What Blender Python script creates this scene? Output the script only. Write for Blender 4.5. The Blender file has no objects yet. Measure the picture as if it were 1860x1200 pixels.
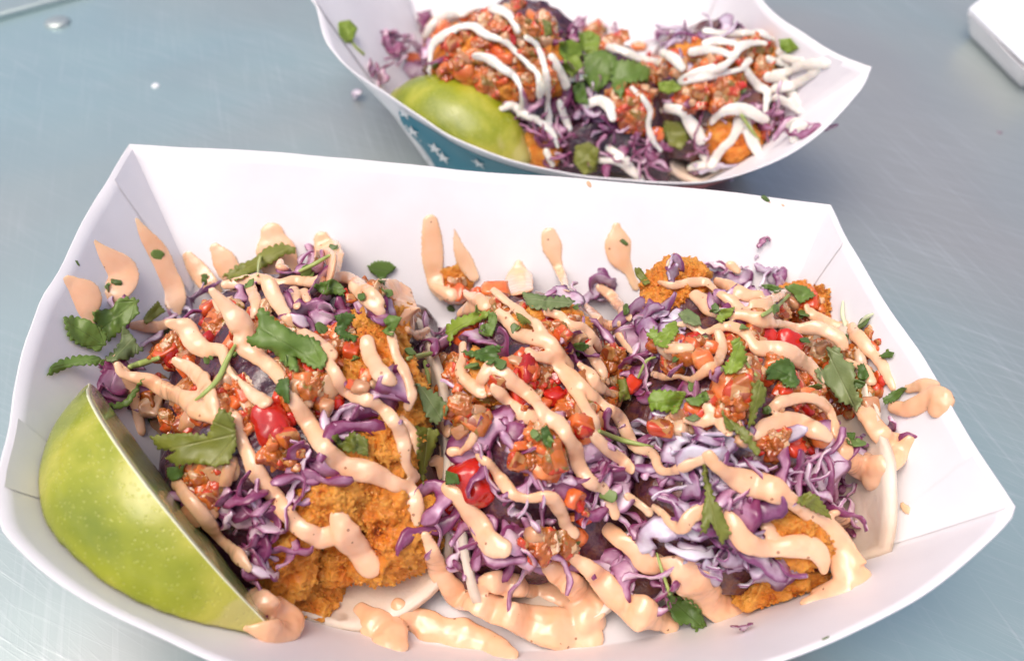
import bpy, math, random
import numpy as np
from mathutils import Vector, Matrix
from mathutils.bvhtree import BVHTree
from mathutils import geometry as geo

random.seed(7); RNG = np.random.default_rng(7)
SC = bpy.context.scene
COL = SC.collection
K = 0.01                      # everything below is measured in centimetres, the scene is in metres

# ---------------------------------------------------------------- camera
FPX, PITCH, CAMH, ROLL = 1550.0, math.radians(46), 20.5, math.radians(2)
_f = np.array([0, math.cos(PITCH), -math.sin(PITCH)]); _r = np.array([1.0, 0, 0]); _u = np.cross(_r, _f)
_r, _u = _r*math.cos(ROLL)+_u*math.sin(ROLL), -_r*math.sin(ROLL)+_u*math.cos(ROLL)
CO = np.array([0, 0, CAMH])
cam = bpy.data.cameras.new('camera'); camo = bpy.data.objects.new('camera', cam); COL.objects.link(camo)
cam.sensor_width = 36; cam.lens = FPX/1860*36; cam.clip_start = 0.01; cam.clip_end = 50
M = Matrix.Identity(4)
for i in range(3):
    M[i][0] = _r[i]; M[i][1] = _u[i]; M[i][2] = -_f[i]; M[i][3] = CO[i]*K
camo.matrix_world = M
cam.dof.use_dof = True; cam.dof.focus_distance = 0.222; cam.dof.aperture_fstop = 11
SC.camera = camo

# ---------------------------------------------------------------- sky, sun, exposure
SUN_EL, SUN_AZ = math.radians(70), math.radians(-126)      # azimuth measured from +Y (away from the camera) towards +X
w = bpy.data.worlds.new('World'); SC.world = w; w.use_nodes = True
nt = w.node_tree; bg = nt.nodes['Background']
sky = nt.nodes.new('ShaderNodeTexSky'); sky.sky_type = 'NISHITA'; sky.sun_disc = False
sky.sun_elevation = SUN_EL; sky.sun_rotation = SUN_AZ; sky.air_density = 0.7; sky.dust_density = 6.0; sky.ozone_density = 1.0
nt.links.new(sky.outputs[0], bg.inputs[0]); bg.inputs[1].default_value = 0.15
sl = bpy.data.lights.new('sun', 'SUN'); so = bpy.data.objects.new('sun', sl); COL.objects.link(so)
sl.energy = 0.75; sl.angle = math.radians(45); sl.color = (1.0, 0.93, 0.84)
sd = Vector((math.sin(SUN_AZ)*math.cos(SUN_EL), math.cos(SUN_AZ)*math.cos(SUN_EL), math.sin(SUN_EL)))
so.rotation_euler = sd.to_track_quat('Z', 'Y').to_euler()
SC.view_settings.view_transform = 'Standard'; SC.view_settings.look = 'None'
SC.view_settings.exposure = 0.43; SC.view_settings.gamma = 1
SC.cycles.use_denoising = True
SC.cycles.max_bounces = 8

# ---------------------------------------------------------------- numeric helpers
def ray(u, v):
    d = _f + _r*(u-930)/FPX - _u*(v-600)/FPX
    return d/np.linalg.norm(d)
def at(u, v, z):
    d = ray(u, v); return CO + d*(z-CAMH)/d[2]
def _hash(ix, iy, iz, seed):
    h = (ix*374761393 + iy*668265263 + iz*2147483647 + seed*1274126177) & 0xffffffff
    h = ((h ^ (h >> 13))*1274126177) & 0xffffffff
    return ((h ^ (h >> 16)) & 0xffff)/65535.0
def vnoise(P, seed=0):
    P = np.asarray(P, float); I = np.floor(P).astype(np.int64); F = P-I; F = F*F*(3-2*F); out = 0
    for dx in (0, 1):
        for dy in (0, 1):
            for dz in (0, 1):
                wgt = (F[:, 0] if dx else 1-F[:, 0])*(F[:, 1] if dy else 1-F[:, 1])*(F[:, 2] if dz else 1-F[:, 2])
                out = out + wgt*_hash(I[:, 0]+dx, I[:, 1]+dy, I[:, 2]+dz, seed)
    return out*2-1
def fnoise(P, scale, octv=3, seed=0, gain=.5):
    P = np.asarray(P, float)*scale; a = 1; s = 0; n = 0
    for o in range(octv):
        s = s + a*vnoise(P*2**o + 17.3*o, seed+o); n += a; a *= gain
    return s/n
def catmull(pts, step):
    """resample a polyline of rows (any columns) smoothly, about `step` apart in the first two columns"""
    P = np.asarray(pts, float)
    if len(P) < 2: return P
    P = np.vstack([2*P[0]-P[1], P, 2*P[-1]-P[-2]]); out = []
    for i in range(1, len(P)-2):
        n = max(1, int(np.linalg.norm((P[i+1]-P[i])[:2])/step))
        for k in range(n):
            t = k/n; a, b, c, d = P[i-1], P[i], P[i+1], P[i+2]
            out.append(.5*((2*b)+(-a+c)*t+(2*a-5*b+4*c-d)*t*t+(-a+3*b-3*c+d)*t**3))
    out.append(P[-2]); return np.array(out)
def smooth1(a, n):
    a = np.asarray(a, float)
    for _ in range(n):
        b = a.copy(); b[1:-1] = (a[:-2]+2*a[1:-1]+a[2:])/4; a = b
    return a
def norm(v): v = np.asarray(v, float); return v/(np.linalg.norm(v, axis=-1, keepdims=True)+1e-12)

# ---------------------------------------------------------------- object helpers
WORLD = {}                                    # world location (cm) of every object that has children
def tag(o, label=None, cat=None, group=None, kind=None):
    if label: o['label'] = label
    if cat: o['category'] = cat
    if group: o['group'] = group
    if kind: o['kind'] = kind
    return o
def empty(name, loc, label, cat, group=None):
    o = bpy.data.objects.new(name, None); COL.objects.link(o); o.empty_display_size = .01
    o.location = Vector(loc)*K; WORLD[o.name] = np.array(loc, float)
    return tag(o, label, cat, group)
def mesh(name, V, F, mat, uv=None, attr=None, smooth=True):
    me = bpy.data.meshes.new(name)
    me.from_pydata([tuple(p) for p in np.asarray(V, float)*K], [], F)
    if smooth: me.polygons.foreach_set('use_smooth', [True]*len(me.polygons))
    if mat: me.materials.append(mat)
    if attr is not None:
        for an, av in attr.items():
            a = me.attributes.new(an, 'FLOAT', 'POINT'); a.data.foreach_set('value', np.asarray(av, float))
    if uv is not None:
        ul = me.uv_layers.new(name='UVMap'); idx = np.empty(len(me.loops), int); me.loops.foreach_get('vertex_index', idx)
        ul.data.foreach_set('uv', np.asarray(uv, float)[idx].ravel())
    me.update(); return me
def obj(name, V, F, mat, parent=None, uv=None, attr=None, smooth=True, origin=None):
    V = np.asarray(V, float)
    if origin is None: origin = np.array([V[:, 0].mean(), V[:, 1].mean(), V[:, 2].min()])
    o = bpy.data.objects.new(name, mesh(name, V-origin, F, mat, uv, attr, smooth)); COL.objects.link(o)
    base = WORLD[parent.name] if parent else 0
    if parent: o.parent = parent
    o.location = Vector(origin-base)*K; WORLD[o.name] = origin
    return o
def put(name, me, P, R, s, parent):
    o = bpy.data.objects.new(name, me); COL.objects.link(o); o.parent = parent
    o.matrix_basis = Matrix.Translation(Vector(P-WORLD[parent.name])*K) @ R.to_4x4() @ Matrix.Diagonal((*s, 1))
    return o
def solid(o, th, off=-1):
    m = o.modifiers.new('thickness', 'SOLIDIFY'); m.thickness = th*K; m.offset = off; return m

# ---------------------------------------------------------------- support surface that things are laid on
SUP = []
BV = None
def support(V, F): SUP.append((np.asarray(V, float), F))
def rebuild():
    global BV
    vs = []; fs = []; n = 0
    for V, F in SUP:
        vs += [tuple(p) for p in V]; fs += [tuple(i+n for i in f) for f in F]; n += len(V)
    BV = BVHTree.FromPolygons(vs, fs, epsilon=0.0)
def hit(u, v):
    d = ray(u, v); h = BV.ray_cast(Vector(CO), Vector(d))
    if h[0] is None: return at(u, v, 0), np.array([0, 0, 1.]), (0-CAMH)/d[2]
    n = np.array(h[1]);
    if n@d > 0: n = -n
    return np.array(h[0]), n, h[3]
def clearance(V, d=(0, 0, -1)):
    return None

# ---------------------------------------------------------------- materials
def mat(name):
    m = bpy.data.materials.new(name); m.use_nodes = True
    return m, m.node_tree, m.node_tree.nodes['Principled BSDF']
def N(nt, typ, **kw):
    n = nt.nodes.new(typ)
    for k, v in kw.items():
        if k in n.inputs.keys() if isinstance(k, str) else False: n.inputs[k].default_value = v
        else: setattr(n, k, v)
    return n
def L(nt, a, b): nt.links.new(a, b)
def coords(nt, kind='Object'): return nt.nodes.new('ShaderNodeTexCoord').outputs[kind]
def noise(nt, scale, detail=4, rough=.5, dist=0, vec=None):
    n = nt.nodes.new('ShaderNodeTexNoise'); n.inputs['Scale'].default_value = scale; n.inputs['Detail'].default_value = detail
    n.inputs['Roughness'].default_value = rough; n.inputs['Distortion'].default_value = dist
    if vec is not None: L(nt, vec, n.inputs['Vector'])
    return n.outputs['Fac']
def ramp(nt, fac, stops):
    r = nt.nodes.new('ShaderNodeValToRGB'); e = r.color_ramp.elements
    while len(e) > 1: e.remove(e[-1])
    for i, (p, c) in enumerate(stops):
        el = e[0] if i == 0 else e.new(p)
        el.position = p; el.color = (*c, 1) if not isinstance(c, (int, float)) else (c, c, c, 1)
    L(nt, fac, r.inputs[0]); return r.outputs[0]
def mix(nt, f, a, b, mode='MIX'):
    m = nt.nodes.new('ShaderNodeMix'); m.data_type = 'RGBA'; m.blend_type = mode
    for s, v in ((m.inputs[0], f), (m.inputs[6], a), (m.inputs[7], b)):
        if isinstance(v, (int, float)): s.default_value = v
        elif isinstance(v, tuple): s.default_value = (*v, 1)
        else: L(nt, v, s)
    return m.outputs[2]
def mth(nt, op, a, b=None, c=None):
    m = nt.nodes.new('ShaderNodeMath'); m.operation = op
    for i, v in enumerate((a, b, c)):
        if v is None: continue
        if isinstance(v, (int, float)): m.inputs[i].default_value = v
        else: L(nt, v, m.inputs[i])
    return m.outputs[0]
def bump(nt, h, strength, dist, bsdf, prev=None):
    b = nt.nodes.new('ShaderNodeBump'); b.inputs['Strength'].default_value = strength; b.inputs['Distance'].default_value = dist*K
    L(nt, h, b.inputs['Height'])
    if prev is not None: L(nt, prev, b.inputs['Normal'])
    if bsdf: L(nt, b.outputs[0], bsdf.inputs['Normal'])
    return b.outputs[0]
def sss(b, wgt, rad, scale):
    b.inputs['Subsurface Weight'].default_value = wgt; b.inputs['Subsurface Radius'].default_value = rad; b.inputs['Subsurface Scale'].default_value = scale*K
def spec(b, rough, coat=0, coatr=.1):
    b.inputs['Roughness'].default_value = rough; b.inputs['Coat Weight'].default_value = coat; b.inputs['Coat Roughness'].default_value = coatr

def m_paper():
    m, t, b = mat('white_paper'); c = coords(t)
    L(t, ramp(t, noise(t, 60, 3, vec=c), [(.3, (.77, .75, .77)), (.7, (.82, .80, .82))]), b.inputs['Base Color'])
    spec(b, .5); bump(t, noise(t, 900, 4, vec=c), .25, .01, b, bump(t, noise(t, 35, 2, vec=c), .35, .08, None)); return m
def m_flat(name, col, rough=.5, **k):
    m, t, b = mat(name); b.inputs['Base Color'].default_value = (*col, 1); spec(b, rough)
    for kk, v in k.items(): b.inputs[kk].default_value = v
    bump(t, noise(t, 900, 3, vec=coords(t)), .2, .01, b); return m
def m_steel():
    m, t, b = mat('brushed_steel'); c = coords(t)
    b.inputs['Metallic'].default_value = .62
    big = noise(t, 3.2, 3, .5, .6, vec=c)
    col = ramp(t, big, [(.38, (.47, .475, .455)), (.5, (.44, .52, .50)), (.62, (.41, .55, .55))])  # broad teal and warm grey reflections of the surroundings, painted into the base colour
    # fine scratches in several directions
    hs = []
    for k, (ang, sx, sy) in enumerate([(0.35, 22, 2600), (.62, 30, 2100), (.48, 9, 3000), (1.25, 16, 1700)]):
        mp = t.nodes.new('ShaderNodeMapping'); L(t, c, mp.inputs['Vector']); mp.inputs['Rotation'].default_value = (0, 0, ang)
        mp.inputs['Location'].default_value = (k*3.1, k, 0)
        mp2 = t.nodes.new('ShaderNodeMapping'); L(t, mp.outputs[0], mp2.inputs['Vector']); mp2.inputs['Scale'].default_value = (sx, sy*.35, 1)
        hs.append(ramp(t, noise(t, 1.0, 2, .6, vec=mp2.outputs[0]), [(.56, 0.), (.74, 1.)]))
    s = mix(t, 1., mix(t, 1., hs[0], hs[1], 'ADD'), mix(t, 1., hs[2], hs[3], 'ADD'), 'ADD')
    patch = ramp(t, noise(t, 9, 3, vec=c), [(.38, .12), (.65, 1.)])
    sp = mix(t, 1., s, patch, 'MULTIPLY')
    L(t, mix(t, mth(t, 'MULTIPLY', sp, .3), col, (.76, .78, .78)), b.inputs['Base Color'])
    rr = mth(t, 'MULTIPLY_ADD', noise(t, 25, 4, vec=c), .2, .26)
    L(t, rr, b.inputs['Roughness'])
    bump(t, sp, .25, .012, b, bump(t, noise(t, 14, 3, vec=c), .25, .25, None)); return m
def m_sauce(name, c1, c2, specks=True):
    m, t, b = mat(name); c = coords(t)
    col = ramp(t, noise(t, 90, 3, vec=c), [(.3, c1), (.7, c2)])
    if specks:
        v = t.nodes.new('ShaderNodeTexVoronoi'); v.inputs['Scale'].default_value = 330; L(t, c, v.inputs['Vector'])
        msk = mth(t, 'MULTIPLY', mth(t, 'LESS_THAN', v.outputs['Distance'], .13), mth(t, 'GREATER_THAN', noise(t, 160, 1, vec=c), .52))
        col = mix(t, mth(t, 'MULTIPLY', msk, .7), col, (.22, .08, .03))
    L(t, col, b.inputs['Base Color']); spec(b, .26, .6, .08); sss(b, .4, (1, .55, .3), .3)
    bump(t, noise(t, 120, 3, vec=c), .25, .12, b); return m
def m_leaf(name, c1, c2, vein):
    m, t, b = mat(name); c = coords(t)
    oi = t.nodes.new('ShaderNodeObjectInfo')
    col = ramp(t, mth(t, 'ADD', mth(t, 'MULTIPLY', noise(t, 130, 3, vec=c), .7), mth(t, 'MULTIPLY', oi.outputs['Random'], .3)), [(.25, c1), (.75, c2)])
    uvn = t.nodes.new('ShaderNodeUVMap'); sx = t.nodes.new('ShaderNodeSeparateXYZ'); L(t, uvn.outputs[0], sx.inputs[0])
    ang = mth(t, 'ARCTAN2', sx.outputs[1], mth(t, 'ADD', sx.outputs[0], .03))
    pp = mth(t, 'PINGPONG', mth(t, 'ADD', mth(t, 'MULTIPLY', ang, 1.6), .0), .5)
    dist = mth(t, 'MULTIPLY', pp, mth(t, 'SQRT', mth(t, 'ADD', mth(t, 'POWER', sx.outputs[0], 2.), mth(t, 'POWER', sx.outputs[1], 2.))))
    v1 = mth(t, 'SUBTRACT', 1., mth(t, 'SMOOTH_MIN', mth(t, 'MULTIPLY', dist, 38.), 1., .1))
    side = mth(t, 'PINGPONG', mth(t, 'ADD', mth(t, 'MULTIPLY', sx.outputs[0], 9.), mth(t, 'MULTIPLY', pp, -5.)), .5)
    v2 = mth(t, 'MULTIPLY', mth(t, 'LESS_THAN', side, .05), .35)
    vv = mth(t, 'MAXIMUM', v1, v2)
    col = mix(t, mth(t, 'MULTIPLY', vv, .45), col, vein)
    L(t, col, b.inputs['Base Color']); spec(b, .42, .15, .25)
    tr = t.nodes.new('ShaderNodeBsdfTranslucent'); L(t, mix(t, .5, col, (.35, .5, .05)), tr.inputs[0])
    ms = t.nodes.new('ShaderNodeMixShader'); ms.inputs[0].default_value = .25
    out = t.nodes['Material Output']; L(t, b.outputs[0], ms.inputs[1]); L(t, tr.outputs[0], ms.inputs[2]); L(t, ms.outputs[0], out.inputs[0])
    bump(t, vv, .5, -.04, b, bump(t, noise(t, 200, 3, vec=c), .4, .06, None)); return m
def m_cabbage(name, pale, mid, dark):
    m, t, b = mat(name); c = coords(t)
    a = t.nodes.new('ShaderNodeAttribute'); a.attribute_name = 'edge'
    oi = t.nodes.new('ShaderNodeObjectInfo')
    e = mth(t, 'ADD', a.outputs['Fac'], mth(t, 'MULTIPLY', mth(t, 'SUBTRACT', noise(t, 220, 3, vec=c), .5), .9))
    e = mth(t, 'ADD', e, mth(t, 'MULTIPLY', mth(t, 'SUBTRACT', oi.outputs['Random'], .5), .55))
    col = ramp(t, e, [(.25, pale), (.5, mid), (.82, dark)])
    L(t, col, b.inputs['Base Color']); spec(b, .3, .35, .1); sss(b, .25, (.8, .5, .9), .12)
    bump(t, noise(t, 260, 3, vec=c), .4, .05, b); return m
def m_wet(name, stops, scale=160, rough=.18, ss=.35, rnd=.35, bmp=.5):
    m, t, b = mat(name); c = coords(t)
    oi = t.nodes.new('ShaderNodeObjectInfo')
    n = mth(t, 'ADD', mth(t, 'MULTIPLY', noise(t, scale, 4, .6, .5, vec=c), 1.), mth(t, 'MULTIPLY', mth(t, 'SUBTRACT', oi.outputs['Random'], .5), rnd))
    L(t, ramp(t, n, stops), b.inputs['Base Color']); spec(b, rough, .6, .06); sss(b, ss, (1, .35, .15), .25)
    bump(t, noise(t, scale*2.2, 3, vec=c), bmp, .06, b); return m
def m_salsa(name, stops, scale):
    m, t, b = mat(name); c = coords(t)
    ds = t.nodes.new('ShaderNodeVectorMath'); ds.operation = 'ADD'; n3 = t.nodes.new('ShaderNodeTexNoise'); n3.inputs['Scale'].default_value = 260; L(t, c, n3.inputs['Vector'])
    sc = t.nodes.new('ShaderNodeVectorMath'); sc.operation = 'SCALE'; sc.inputs['Scale'].default_value = .0022; L(t, n3.outputs['Color'], sc.inputs[0]); L(t, c, ds.inputs[0]); L(t, sc.outputs[0], ds.inputs[1])
    v = t.nodes.new('ShaderNodeTexVoronoi'); v.inputs['Scale'].default_value = scale; v.inputs['Randomness'].default_value = 1; L(t, ds.outputs[0], v.inputs['Vector'])
    sx = t.nodes.new('ShaderNodeSeparateColor'); L(t, v.outputs['Color'], sx.inputs[0])
    cell = ramp(t, sx.outputs[0], stops); t.nodes[-1].color_ramp.interpolation = 'CONSTANT'
    L(t, mix(t, mth(t, 'MULTIPLY', noise(t, 300, 3, vec=c), .5), cell, (.50, .12, .02)), b.inputs['Base Color']); spec(b, .14, .7, .05); sss(b, .4, (1, .35, .12), .2)
    bump(t, mth(t, 'SUBTRACT', 1., v.outputs['Distance']), .6, .08, b, bump(t, noise(t, 500, 4, vec=c), .6, .05, None)); return m
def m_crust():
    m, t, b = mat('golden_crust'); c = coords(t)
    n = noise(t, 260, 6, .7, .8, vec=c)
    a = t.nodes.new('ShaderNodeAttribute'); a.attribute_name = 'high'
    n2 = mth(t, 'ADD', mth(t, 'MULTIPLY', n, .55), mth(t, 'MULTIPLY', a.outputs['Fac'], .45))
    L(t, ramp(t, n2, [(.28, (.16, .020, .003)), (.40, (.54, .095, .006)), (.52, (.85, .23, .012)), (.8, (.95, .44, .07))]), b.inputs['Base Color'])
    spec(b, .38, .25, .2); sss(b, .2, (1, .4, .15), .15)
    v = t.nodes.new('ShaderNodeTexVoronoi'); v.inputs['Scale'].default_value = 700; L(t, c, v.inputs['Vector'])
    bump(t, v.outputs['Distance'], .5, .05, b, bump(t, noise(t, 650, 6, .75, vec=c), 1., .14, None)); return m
def m_tortilla():
    m, t, b = mat('flour_tortilla'); c = coords(t)
    col = ramp(t, noise(t, 60, 4, vec=c), [(.3, (.66, .50, .37)), (.55, (.76, .64, .52)), (.8, (.83, .74, .64))])
    sp = ramp(t, noise(t, 75, 3, .5, vec=c), [(.66, 0.), (.74, 1.)])
    L(t, mix(t, mth(t, 'MULTIPLY', sp, .6), col, (.36, .18, .07)), b.inputs['Base Color'])
    spec(b, .6); sss(b, .25, (1, .7, .45), .2)
    bump(t, noise(t, 450, 4, vec=c), .4, .05, b, bump(t, noise(t, 70, 3, vec=c), .4, .15, None)); return m
def m_rind():
    m, t, b = mat('lime_rind'); c = coords(t)
    n = noise(t, 32, 4, .55, .4, vec=c)
    col = ramp(t, n, [(.32, (.15, .20, .006)), (.48, (.29, .32, .012)), (.62, (.50, .47, .06))])
    v = t.nodes.new('ShaderNodeTexVoronoi'); v.inputs['Scale'].default_value = 800; L(t, c, v.inputs['Vector'])
    pr = ramp(t, v.outputs['Distance'], [(.0, 1.), (.35, 0.)])
    col = mix(t, mth(t, 'MULTIPLY', pr, .3), col, (.60, .60, .16))
    sp = ramp(t, noise(t, 48, 2, .4, vec=c), [(.64, 0.), (.67, 1.)])
    col = mix(t, mth(t, 'MULTIPLY', sp, .5), col, (.62, .52, .22))
    L(t, col, b.inputs['Base Color']); spec(b, .3, .35, .15); sss(b, .15, (.6, .8, .1), .2)
    bump(t, pr, .45, -.03, b, bump(t, noise(t, 60, 4, vec=c), .35, .12, None)); return m
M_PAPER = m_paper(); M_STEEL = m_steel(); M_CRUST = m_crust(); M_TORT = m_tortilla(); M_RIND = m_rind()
M_TEAL = m_flat('teal_print', (.015, .19, .28), .45); M_RED = m_flat('red_print', (.60, .16, .18), .45); M_WHITE = m_flat('white_print', (.82, .82, .84), .45)
M_SAUCE = m_sauce('peach_sauce', (.86, .455, .25), (.91, .555, .36)); M_CREMA = m_sauce('white_crema', (.74, .68, .60), (.84, .80, .72), False)
M_LEAF = [m_leaf('leaf_mid', (.10, .19, .025), (.21, .32, .06), (.22, .30, .09)), m_leaf('leaf_bright', (.18, .30, .02), (.34, .45, .06), (.40, .50, .14)),
          m_leaf('leaf_dark', (.065, .14, .022), (.14, .24, .045), (.12, .17, .05)), m_leaf('leaf_pale', (.16, .22, .08), (.27, .33, .13), (.42, .46, .24)),
          m_leaf('leaf_olive', (.14, .17, .02), (.27, .28, .045), (.34, .33, .10))]
M_CAB = m_cabbage('purple_cabbage', (.72, .57, .64), (.48, .25, .37), (.21, .035, .11))
M_CABB = m_cabbage('lavender_cabbage', (.68, .62, .69), (.50, .39, .49), (.22, .06, .16))
M_TOM = m_wet('tomato_red', [(.25, (.34, .008, .006)), (.5, (.62, .025, .012)), (.75, (.75, .10, .03))], 70, .12)
M_TOMO = m_wet('tomato_orange', [(.25, (.55, .06, .012)), (.5, (.72, .15, .03)), (.75, (.80, .32, .10))], 110, .14)
M_ONION = m_wet('onion_dice', [(.25, (.46, .20, .09)), (.5, (.60, .33, .17)), (.75, (.72, .50, .34))], 110, .15)
M_SALSA = m_salsa('salsa_pulp', [(0, (.58, .035, .012)), (.17, (.42, .12, .018)), (.36, (.62, .16, .025)), (.5, (.52, .27, .09)), (.62, (.26, .045, .012)), (.74, (.66, .46, .26)), (.82, (.20, .17, .025)), (.9, (.36, .13, .025))], 340)
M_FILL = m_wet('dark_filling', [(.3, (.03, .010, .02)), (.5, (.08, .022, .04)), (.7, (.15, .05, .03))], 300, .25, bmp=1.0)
M_FLESH = m_wet('lime_flesh', [(.3, (.50, .56, .16)), (.7, (.66, .70, .30))], 200, .15)
M_PITH = m_flat('lime_pith', (.80, .80, .55), .6)
M_STEM = m_flat('green_stem', (.34, .42, .12), .4)
M_WCARD = m_flat('white_card', (.86, .87, .90), .6)

# ---------------------------------------------------------------- the steel counter
def grid(nx, ny, fn, flip=False):
    V = []; F = []
    for j in range(ny):
        for i in range(nx): V.append(fn(i/(nx-1), j/(ny-1)))
    for j in range(ny-1):
        for i in range(nx-1):
            a = j*nx+i; f = (a, a+1, a+nx+1, a+nx); F.append(f[::-1] if flip else f)
    return np.array(V, float), F
V, F = grid(2, 2, lambda a, b: (-90+180*a, -25+150*b, 0))
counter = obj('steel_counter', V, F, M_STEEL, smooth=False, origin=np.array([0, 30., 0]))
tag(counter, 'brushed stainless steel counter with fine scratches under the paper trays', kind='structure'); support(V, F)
# a second sheet of steel lying over the counter's far left corner, with a rounded front edge
a0, a1 = at(-60, 55, 0), at(260, -32, 0); dr = norm(a1-a0); pr = np.array([-dr[1], dr[0], 0])
prof = [(0, 0.0), (0, .18), (.05, .27), (.15, .32), (.4, .34), (30, .34)]
V = [a0 + dr*s + pr*p + np.array([0, 0, z]) for s in (-20, 60) for p, z in prof]; n = len(prof)
F = [(i, i+n, i+n+1, i+1) for i in range(n-1)]
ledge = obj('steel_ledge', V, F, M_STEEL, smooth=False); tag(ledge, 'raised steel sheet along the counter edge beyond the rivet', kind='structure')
def dome(name, c, r, h, mt, parent=None, sub=24, ring=None):
    V = []; F = []; prof = [(r*1.0, 0), (r*.98, h*.35), (r*.85, h*.7), (r*.6, h*.92), (r*.3, h), (0.001, h)]
    for p, z in prof:
        for k in range(sub): a = 2*math.pi*k/sub; V.append(c + np.array([p*math.cos(a), p*math.sin(a), z]))
    for j in range(len(prof)-1):
        for k in range(sub): F.append((j*sub+k, j*sub+(k+1) % sub, (j+1)*sub+(k+1) % sub, (j+1)*sub+k))
    return obj(name, V, F, mt, parent)
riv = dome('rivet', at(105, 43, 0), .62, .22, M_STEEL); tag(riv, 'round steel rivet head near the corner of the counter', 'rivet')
drop = dome('water_drop', at(283, 157, 0), .17, .1, M_WHITE); tag(drop, 'tiny white droplet on bare steel left of the trays', 'droplet')

# ---------------------------------------------------------------- paper trays
def W(*pts): return [at(*p) for p in pts]
def resamp(P, n):
    P = np.asarray(P, float); C = catmull(P, .1); d = np.r_[0, np.cumsum(np.linalg.norm(np.diff(C, axis=0), axis=1))]
    t = np.linspace(0, d[-1], n); return np.stack([np.interp(t, d, C[:, k]) for k in range(3)], 1)
class Tray:
    def __init__(s, rim, base, label, group='white paper food trays', stars=False, ns=(61, 31, 81, 31), trayprint=True):
        s.rim = [resamp(p, n) for p, n in zip(rim, ns)]; s.base = [resamp(p, n) for p, n in zip(base, ns)]
        R = np.vstack([r[:-1] for r in s.rim]); B = np.vstack([b[:-1] for b in s.base]); n = len(R)
        cen = B.mean(0); cen[2] = .08
        s.root = empty('paper_tray', (cen[0], cen[1], 0), label, 'food tray', group)
        V = []; F = []; rings = []
        for k in range(1, 5): rings.append(cen + (B-cen)*k/4*np.array([1, 1, 1]))
        nt_ = 14
        for k in range(1, nt_+1):
            t = k/nt_; P = B+(R-B)*t; rings.append(P)
        V = [cen]
        for P in rings: V += list(P)
        V = np.array(V); wv = fnoise(V, .35, 2, 5)+.12*fnoise(V, 1.5, 2, 6); V[:, 2] += np.where(V[:, 2] > .5, wv*.10, 0)
        for i in range(n): F.append((0, 1+i, 1+(i+1) % n))
        for j in range(len(rings)-1):
            for i in range(n):
                a = 1+j*n; F.append((a+i, a+n+i, a+n+(i+1) % n, a+(i+1) % n))
        o = obj('tray_shell', V, F, M_PAPER, s.root); solid(o, .055, 1)
        s.V, s.F = V, F; support(V, F)
    def wall(s, side, a, t, off):
        """point on a wall: a along it 0..1, t from base 0 to rim 1, off outwards"""
        def smp(P, a): x = a*(len(P)-1); i = min(int(x), len(P)-2); return P[i]+(P[i+1]-P[i])*(x-i)
        R = smp(s.rim[side], a); B = smp(s.base[side], a); e = .01
        R2 = smp(s.rim[side], min(1, a+e)) if a < .5 else R; R1 = R if a < .5 else smp(s.rim[side], a-e)
        n = norm(np.cross(R-B, R2-R1)); c = s.base[0].mean(0)
        if n@((R+B)/2-c) < 0: n = -n
        return B+(R-B)*t+n*off
    def patch(s, name, side, a0, a1, t0, t1, off, mt, nx=24, ny=8):
        f0 = (lambda x: a0[0]+(a0[1]-a0[0])*x) if isinstance(a0, tuple) else (lambda x: a0)
        f1 = (lambda x: a1[0]+(a1[1]-a1[0])*x) if isinstance(a1, tuple) else (lambda x: a1)
        V, F = grid(nx, ny, lambda x, y: s.wall(side, f0(y)+(f1(y)-f0(y))*x, t0+(t1-t0)*y, off))
        wv = fnoise(V, .35, 2, 5)+.12*fnoise(V, 1.5, 2, 6); V[:, 2] += np.where(V[:, 2] > .5, wv*.10, 0)
        return obj(name, V, F, mt, s.root)
# front tray: sides far, right, near, left
frim = [W((235, 262, 5), (400, 270, 4.9), (590, 283, 4.6), (870, 311, 4.3), (1060, 325, 4.3), (1400, 358, 4.6), (1508, 372, 4.8)),
        W((1508, 372, 4.8), (1542, 440, 4.85), (1600, 540, 4.9), (1677, 655, 5), (1735, 755, 5), (1785, 838, 5), (1841, 920, 5)),
        W((1841, 920, 5), (1828, 947, 4.95), (1755, 1016, 4.6), (1671, 1080, 4.3), (1563, 1137, 4.0), (1448, 1187, 3.7), (1300, 1232, 3.45), (1150, 1260, 3.3), (900, 1280, 3.2), (650, 1262, 3.4), (500, 1232, 3.6), (390, 1197, 3.9), (303, 1157, 4.1), (173, 1096, 4.45), (87, 1040, 4.75), (26, 983, 4.95), (0, 944, 5), (-6, 880, 5)),
        W((-6, 880, 5), (0, 840, 5), (17, 777, 5), (27, 713, 5), (43, 647, 5), (60, 597, 5), (80, 540, 5), (110, 490, 5), (163, 380, 5), (200, 322, 5), (235, 262, 5))]
zb = .08
fbase = [[(-9.4, 18.6, zb), (-5, 19.5, zb), (-1, 19.8, zb), (4, 19.2, zb), (7.9, 18.0, zb)],
         [(7.9, 18.0, zb), (8.1, 14.5, zb), (8.0, 11.3, zb)],
         [(8.0, 11.3, zb), (4.5, 9.6, zb), (0.2, 8.9, zb), (-4.2, 9.5, zb), (-8.4, 11.4, zb)],
         [(-8.4, 11.4, zb), (-9.3, 15, zb), (-9.4, 18.6, zb)]]
FT = Tray(frim, fbase, 'large open white paper tray in front holding three tacos with peach sauce')
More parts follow.
